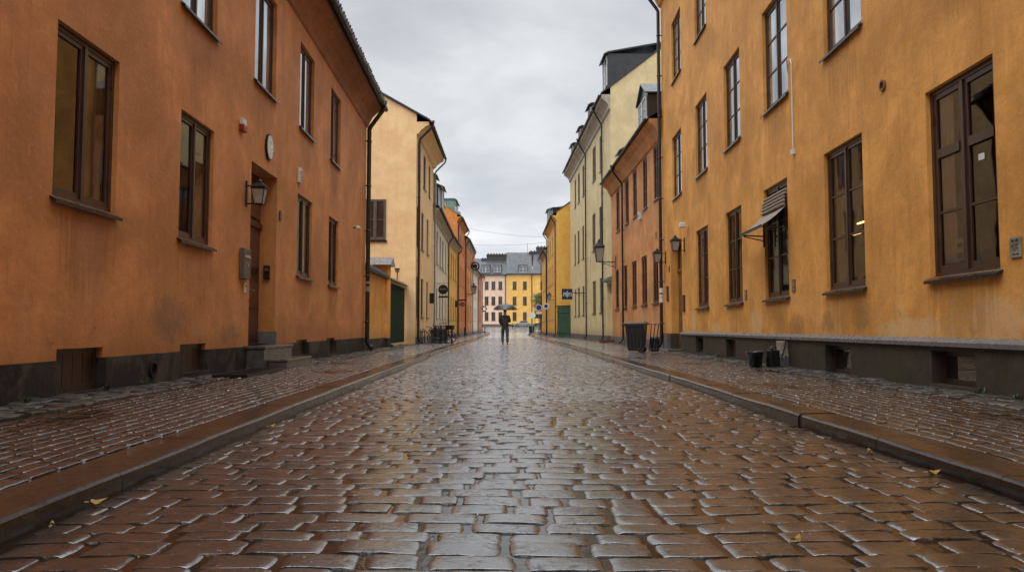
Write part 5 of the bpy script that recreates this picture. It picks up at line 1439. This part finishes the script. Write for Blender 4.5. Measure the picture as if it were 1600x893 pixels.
def weed(label, x, y, s):
    m = MB(); r = random.Random(int(x * 100 + y * 37))
    for k in range(26):
        a = r.uniform(0, 6.28); L = s * r.uniform(.5, 1.2); px, py = r.gauss(0, s * .22), r.gauss(0, s * .3); w = s * .09
        q = Vector((math.cos(a), math.sin(a), 0)); nn = Vector((-q.y, q.x, 0)) * w
        p0 = Vector((px, py, 0)); p1 = p0 + q * L * .4 + Vector((0, 0, L * .7)); p2 = p0 + q * L * .9 + Vector((0, 0, L * .8))
        m.quad(tuple(p0 - nn * .5), tuple(p0 + nn * .5), tuple(p1 + nn), tuple(p1 - nn)); m.quad(tuple(p1 - nn), tuple(p1 + nn), tuple(p2))
    o = m.build('weed_tuft', M['weed'], None, loc=(x, y, ground_z(y))); tag(o, label, 'weed', 'weeds along the walls'); return o
weed('weed tuft at the foot of the terracotta plinth nearest the camera', float(WL(7.6)) + .14, 7.6, .08)
weed('weed tuft under the nearest cellar hatch of the terracotta house', float(WL(9.2)) + .12, 9.2, .09)
weed('weed tuft between the two nearest cellar hatches on the left', float(WL(10.2)) + .12, 10.2, .07)
weed('weed tuft by the foot of the terracotta house drainpipe', float(WL(28.2)) + .3, 28.0, .16)
weed('weed tuft at the foot of the yard pier', -5.55, 33.9, .16)
weed('weed tuft under the largest cellar window of the ochre house', float(WR(8.7)) - .14, 8.75, .09)
weed('weed tuft at the ochre plinth nearest the camera', float(WR(7.9)) - .25, 7.9, .08)
weed('weed tuft at the far part of the ochre plinth', float(WR(21)) - .12, 21.3, .11)
weed('weed tuft at the corner of the yellow house on the left', -5.2, 66, .3)

# ------------------------------------------------------------------ person with umbrella
def skin_obj(name, V, E, mat, parent, sub=2, root=0):
    me = bpy.data.meshes.new(name); me.from_pydata([v[:3] for v in V], E, []); me.materials.append(mat)
    o = bpy.data.objects.new(name, me); COL.objects.link(o); o.parent = parent
    sk = o.modifiers.new('skin', 'SKIN'); sk.use_smooth_shade = True
    lay = me.skin_vertices[0] if me.skin_vertices else None
    if lay is None:
        bm = bmesh.new(); bm.from_mesh(me); bm.verts.layers.skin.verify(); bm.to_mesh(me); bm.free(); lay = me.skin_vertices[0]
    for i, v in enumerate(V):
        rr = v[3] if isinstance(v[3], tuple) else (v[3], v[3])
        lay.data[i].radius = rr; lay.data[i].use_root = (i == root)
    ss = o.modifiers.new('sub', 'SUBSURF'); ss.levels = sub; ss.render_levels = sub
    return o
PX, PY = -.4, 42.0
per = thing('person', 'person in black jacket and jeans walking away under a dark umbrella', 'person', (PX, PY, Gf(PY) + .01), 0.0)
per.scale = (1.12,) * 3
# the figure faces away (+y)
B = [(0, 0, .95, .11), (0, .01, 1.15, (.13, .1)), (0, .02, 1.38, (.16, .11)), (0, .02, 1.5, .065), (0, .03, 1.6, .085), (0, .04, 1.7, .09),
     (-.18, .02, 1.42, .065), (-.24, -.0, 1.14, .048), (-.14, .2, 1.0, .04), (.18, .02, 1.42, .065), (.23, .04, 1.16, .05), (.1, .26, 1.24, .038), (.04, .3, 1.27, .035),
     (-.1, 0, .88, .085), (-.11, .1, .5, .06), (-.11, .02, .1, .042), (-.11, .13, .04, .035), (.1, 0, .88, .085), (.11, -.02, .5, .06), (.12, -.1, .1, .042), (.12, .0, .04, .035)]
BE = [(0, 1), (1, 2), (2, 3), (3, 4), (4, 5), (2, 6), (6, 7), (7, 8), (2, 9), (9, 10), (10, 11), (11, 12), (0, 13), (13, 14), (14, 15), (15, 16), (0, 17), (17, 18), (18, 19), (19, 20)]
skin_obj('body', B, BE, M['skin'], per)
J = [(0, -.01, .74, (.2, .15)), (0, .0, 1.02, (.19, .14)), (0, .02, 1.3, (.2, .15)), (0, .02, 1.47, (.11, .09)), (-.2, .02, 1.41, .088), (-.26, 0, 1.14, .07), (-.15, .2, 1.0, .055), (.2, .02, 1.41, .088), (.25, .04, 1.15, .07), (.13, .23, 1.22, .052)]
skin_obj('jacket', J, [(0, 1), (1, 2), (2, 3), (2, 4), (4, 5), (5, 6), (2, 7), (7, 8), (8, 9)], M['jacket'], per)
T = [(0, 0, .92, (.14, .11)), (-.1, 0, .84, .11), (-.12, .1, .5, .085), (-.12, .02, .09, .07), (.1, 0, .84, .11), (.12, -.02, .5, .085), (.13, -.1, .09, .07)]
skin_obj('trousers', T, [(0, 1), (1, 2), (2, 3), (0, 4), (4, 5), (5, 6)], M['jeans'], per)
for (x, y) in ((-.11, .02), (.12, -.1)):
    skin_obj('shoe', [(x, y - .04, .045, .045), (x, y + .08, .04, .042), (x, y + .19, .03, .035)], [(0, 1), (1, 2)], M['shoe'], per)
skin_obj('hair', [(0, .0, 1.63, .07), (0, .015, 1.71, .098), (0, .05, 1.77, .085)], [(0, 1), (1, 2)], M['hair'], per)
um = thing('umbrella', 'dark grey open umbrella held above the walking person', 'umbrella', (PX + .02, PY + .22, Gf(PY) + 1.94))
m = MB(); n, R = 8, .70; rings = 6; vs, fs = [(0, 0, .40)], []
for i in range(1, rings + 1):
    f = i / rings
    for k in range(n * 4):
        a = 2 * PI * k / (n * 4); sc = 1 - .07 * f * abs(math.sin(a * n / 2)) ** .8
        rr = R * math.sin(f * PI / 2 * .94) * sc
        vs.append((rr * math.cos(a), rr * math.sin(a), .40 - .36 * (1 - math.cos(f * PI / 2)) - .0 + .02 * f * abs(math.sin(a * n / 2))))
for k in range(32): fs.append([0, 1 + k, 1 + (k + 1) % 32])
for i in range(rings - 1):
    for k in range(32): fs.append([1 + i * 32 + k, 1 + (i + 1) * 32 + k, 1 + (i + 1) * 32 + (k + 1) % 32, 1 + i * 32 + (k + 1) % 32])
m.add(vs, fs); m.build('canopy', M['umbrella'], um, smooth=True)
m = MB()
for k in range(8):
    a = 2 * PI * k / 8; m.tube([(0, 0, .385), (.35 * math.cos(a), .35 * math.sin(a), .29), (.68 * math.cos(a), .68 * math.sin(a), .04)], .006, 4)
m.build('ribs', M['black_iron'], um)
m = MB(); m.tube([(0, 0, .46), (0, .01, -.3), (.02, .03, -.62)], .011, 6); m.build('shaft', M['black_iron'], um)
m = MB(); m.tube([(.02, .03, -.6), (.02, .035, -.76), (.02, .08, -.79), (.02, .1, -.75)], .018, 6); m.build('handle', M['dark_wood'], um)
um.scale = (1.0,) * 3

# ------------------------------------------------------------------ sky, light, camera
w = bpy.data.worlds.new('World'); scene.world = w; w.use_nodes = True
nt = w.node_tree; nt.nodes.clear(); g = N(nt)
SUN_EL, SUN_ROT = math.radians(62), math.radians(195)
sky = g.node('ShaderNodeTexSky', sky_type='NISHITA'); sky.sun_disc = False; sky.sun_elevation = SUN_EL; sky.sun_rotation = SUN_ROT
sky.air_density = 1.5; sky.dust_density = 4
bg1 = g.node('ShaderNodeBackground'); bg1.inputs[1].default_value = .05; g.link(sky.outputs[0], bg1.inputs[0])
tc = g.node('ShaderNodeTexCoord'); sep = g.node('ShaderNodeSeparateXYZ'); g.link(tc.outputs['Generated'], sep.inputs[0])
el = g.math('MAXIMUM', sep.outputs[2], 0.0)
div = g.math('ADD', el, .22)
cx = g.math('DIVIDE', sep.outputs[0], div); cy = g.math('DIVIDE', sep.outputs[1], div)
cmb = g.node('ShaderNodeCombineXYZ'); g.link(cx, cmb.inputs[0]); g.link(cy, cmb.inputs[1])
n1 = g.noise(cmb.outputs[0], .75, 7, .52, .5)
n2 = g.noise(cmb.outputs[0], 2.3, 6, .55, .3)
nn = g.math('ADD', g.math('MULTIPLY', n1, .72), g.math('MULTIPLY', n2, .28))
cl = g.ramp(nn, [(.38, (.47, .505, .55)), (.5, (.65, .685, .73)), (.6, (.9, .91, .92))])
glow = g.ramp(el, [(0.0, 1.62), (.07, 1.48), (.15, 1.18), (.26, 1.06), (.42, .98)])
cl = g.mix(1.0, cl, glow, 'MULTIPLY')
# overcast sky grows brighter towards the zenith
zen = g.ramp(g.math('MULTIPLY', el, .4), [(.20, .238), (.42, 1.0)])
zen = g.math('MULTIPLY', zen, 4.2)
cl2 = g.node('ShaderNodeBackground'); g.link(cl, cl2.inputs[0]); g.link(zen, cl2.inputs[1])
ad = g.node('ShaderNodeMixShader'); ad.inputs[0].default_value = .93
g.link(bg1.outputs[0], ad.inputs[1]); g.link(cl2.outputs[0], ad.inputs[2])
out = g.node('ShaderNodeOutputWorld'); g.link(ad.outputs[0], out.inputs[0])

sl = bpy.data.lights.new('sun', 'SUN'); sl.energy = 1.6; sl.angle = math.radians(60); sl.color = (1, .96, .9)
so = bpy.data.objects.new('sun', sl); COL.objects.link(so)
dirv = Vector((math.sin(SUN_ROT) * math.cos(SUN_EL), math.cos(SUN_ROT) * math.cos(SUN_EL), math.sin(SUN_EL)))
so.rotation_euler = dirv.to_track_quat('Z', 'Y').to_euler()

cd = bpy.data.cameras.new('camera'); co = bpy.data.objects.new('camera', cd); COL.objects.link(co)
cd.sensor_width = 36; cd.lens = 36 * 1150 / 1600; cd.clip_end = 6000; cd.clip_start = .05
co.location = (0, 0, .86); co.rotation_euler = (PI / 2 + math.atan((512 - 446.5) / 1150), 0, 0)
scene.camera = co
scene.render.engine = 'CYCLES'
scene.view_settings.view_transform = 'Standard'; scene.view_settings.look = 'None'
scene.view_settings.exposure = 0; scene.view_settings.gamma = 1
scene.cycles.max_bounces = 6; scene.cycles.diffuse_bounces = 3; scene.cycles.glossy_bounces = 4; scene.cycles.transparent_max_bounces = 6
scene.cycles.use_denoising = True
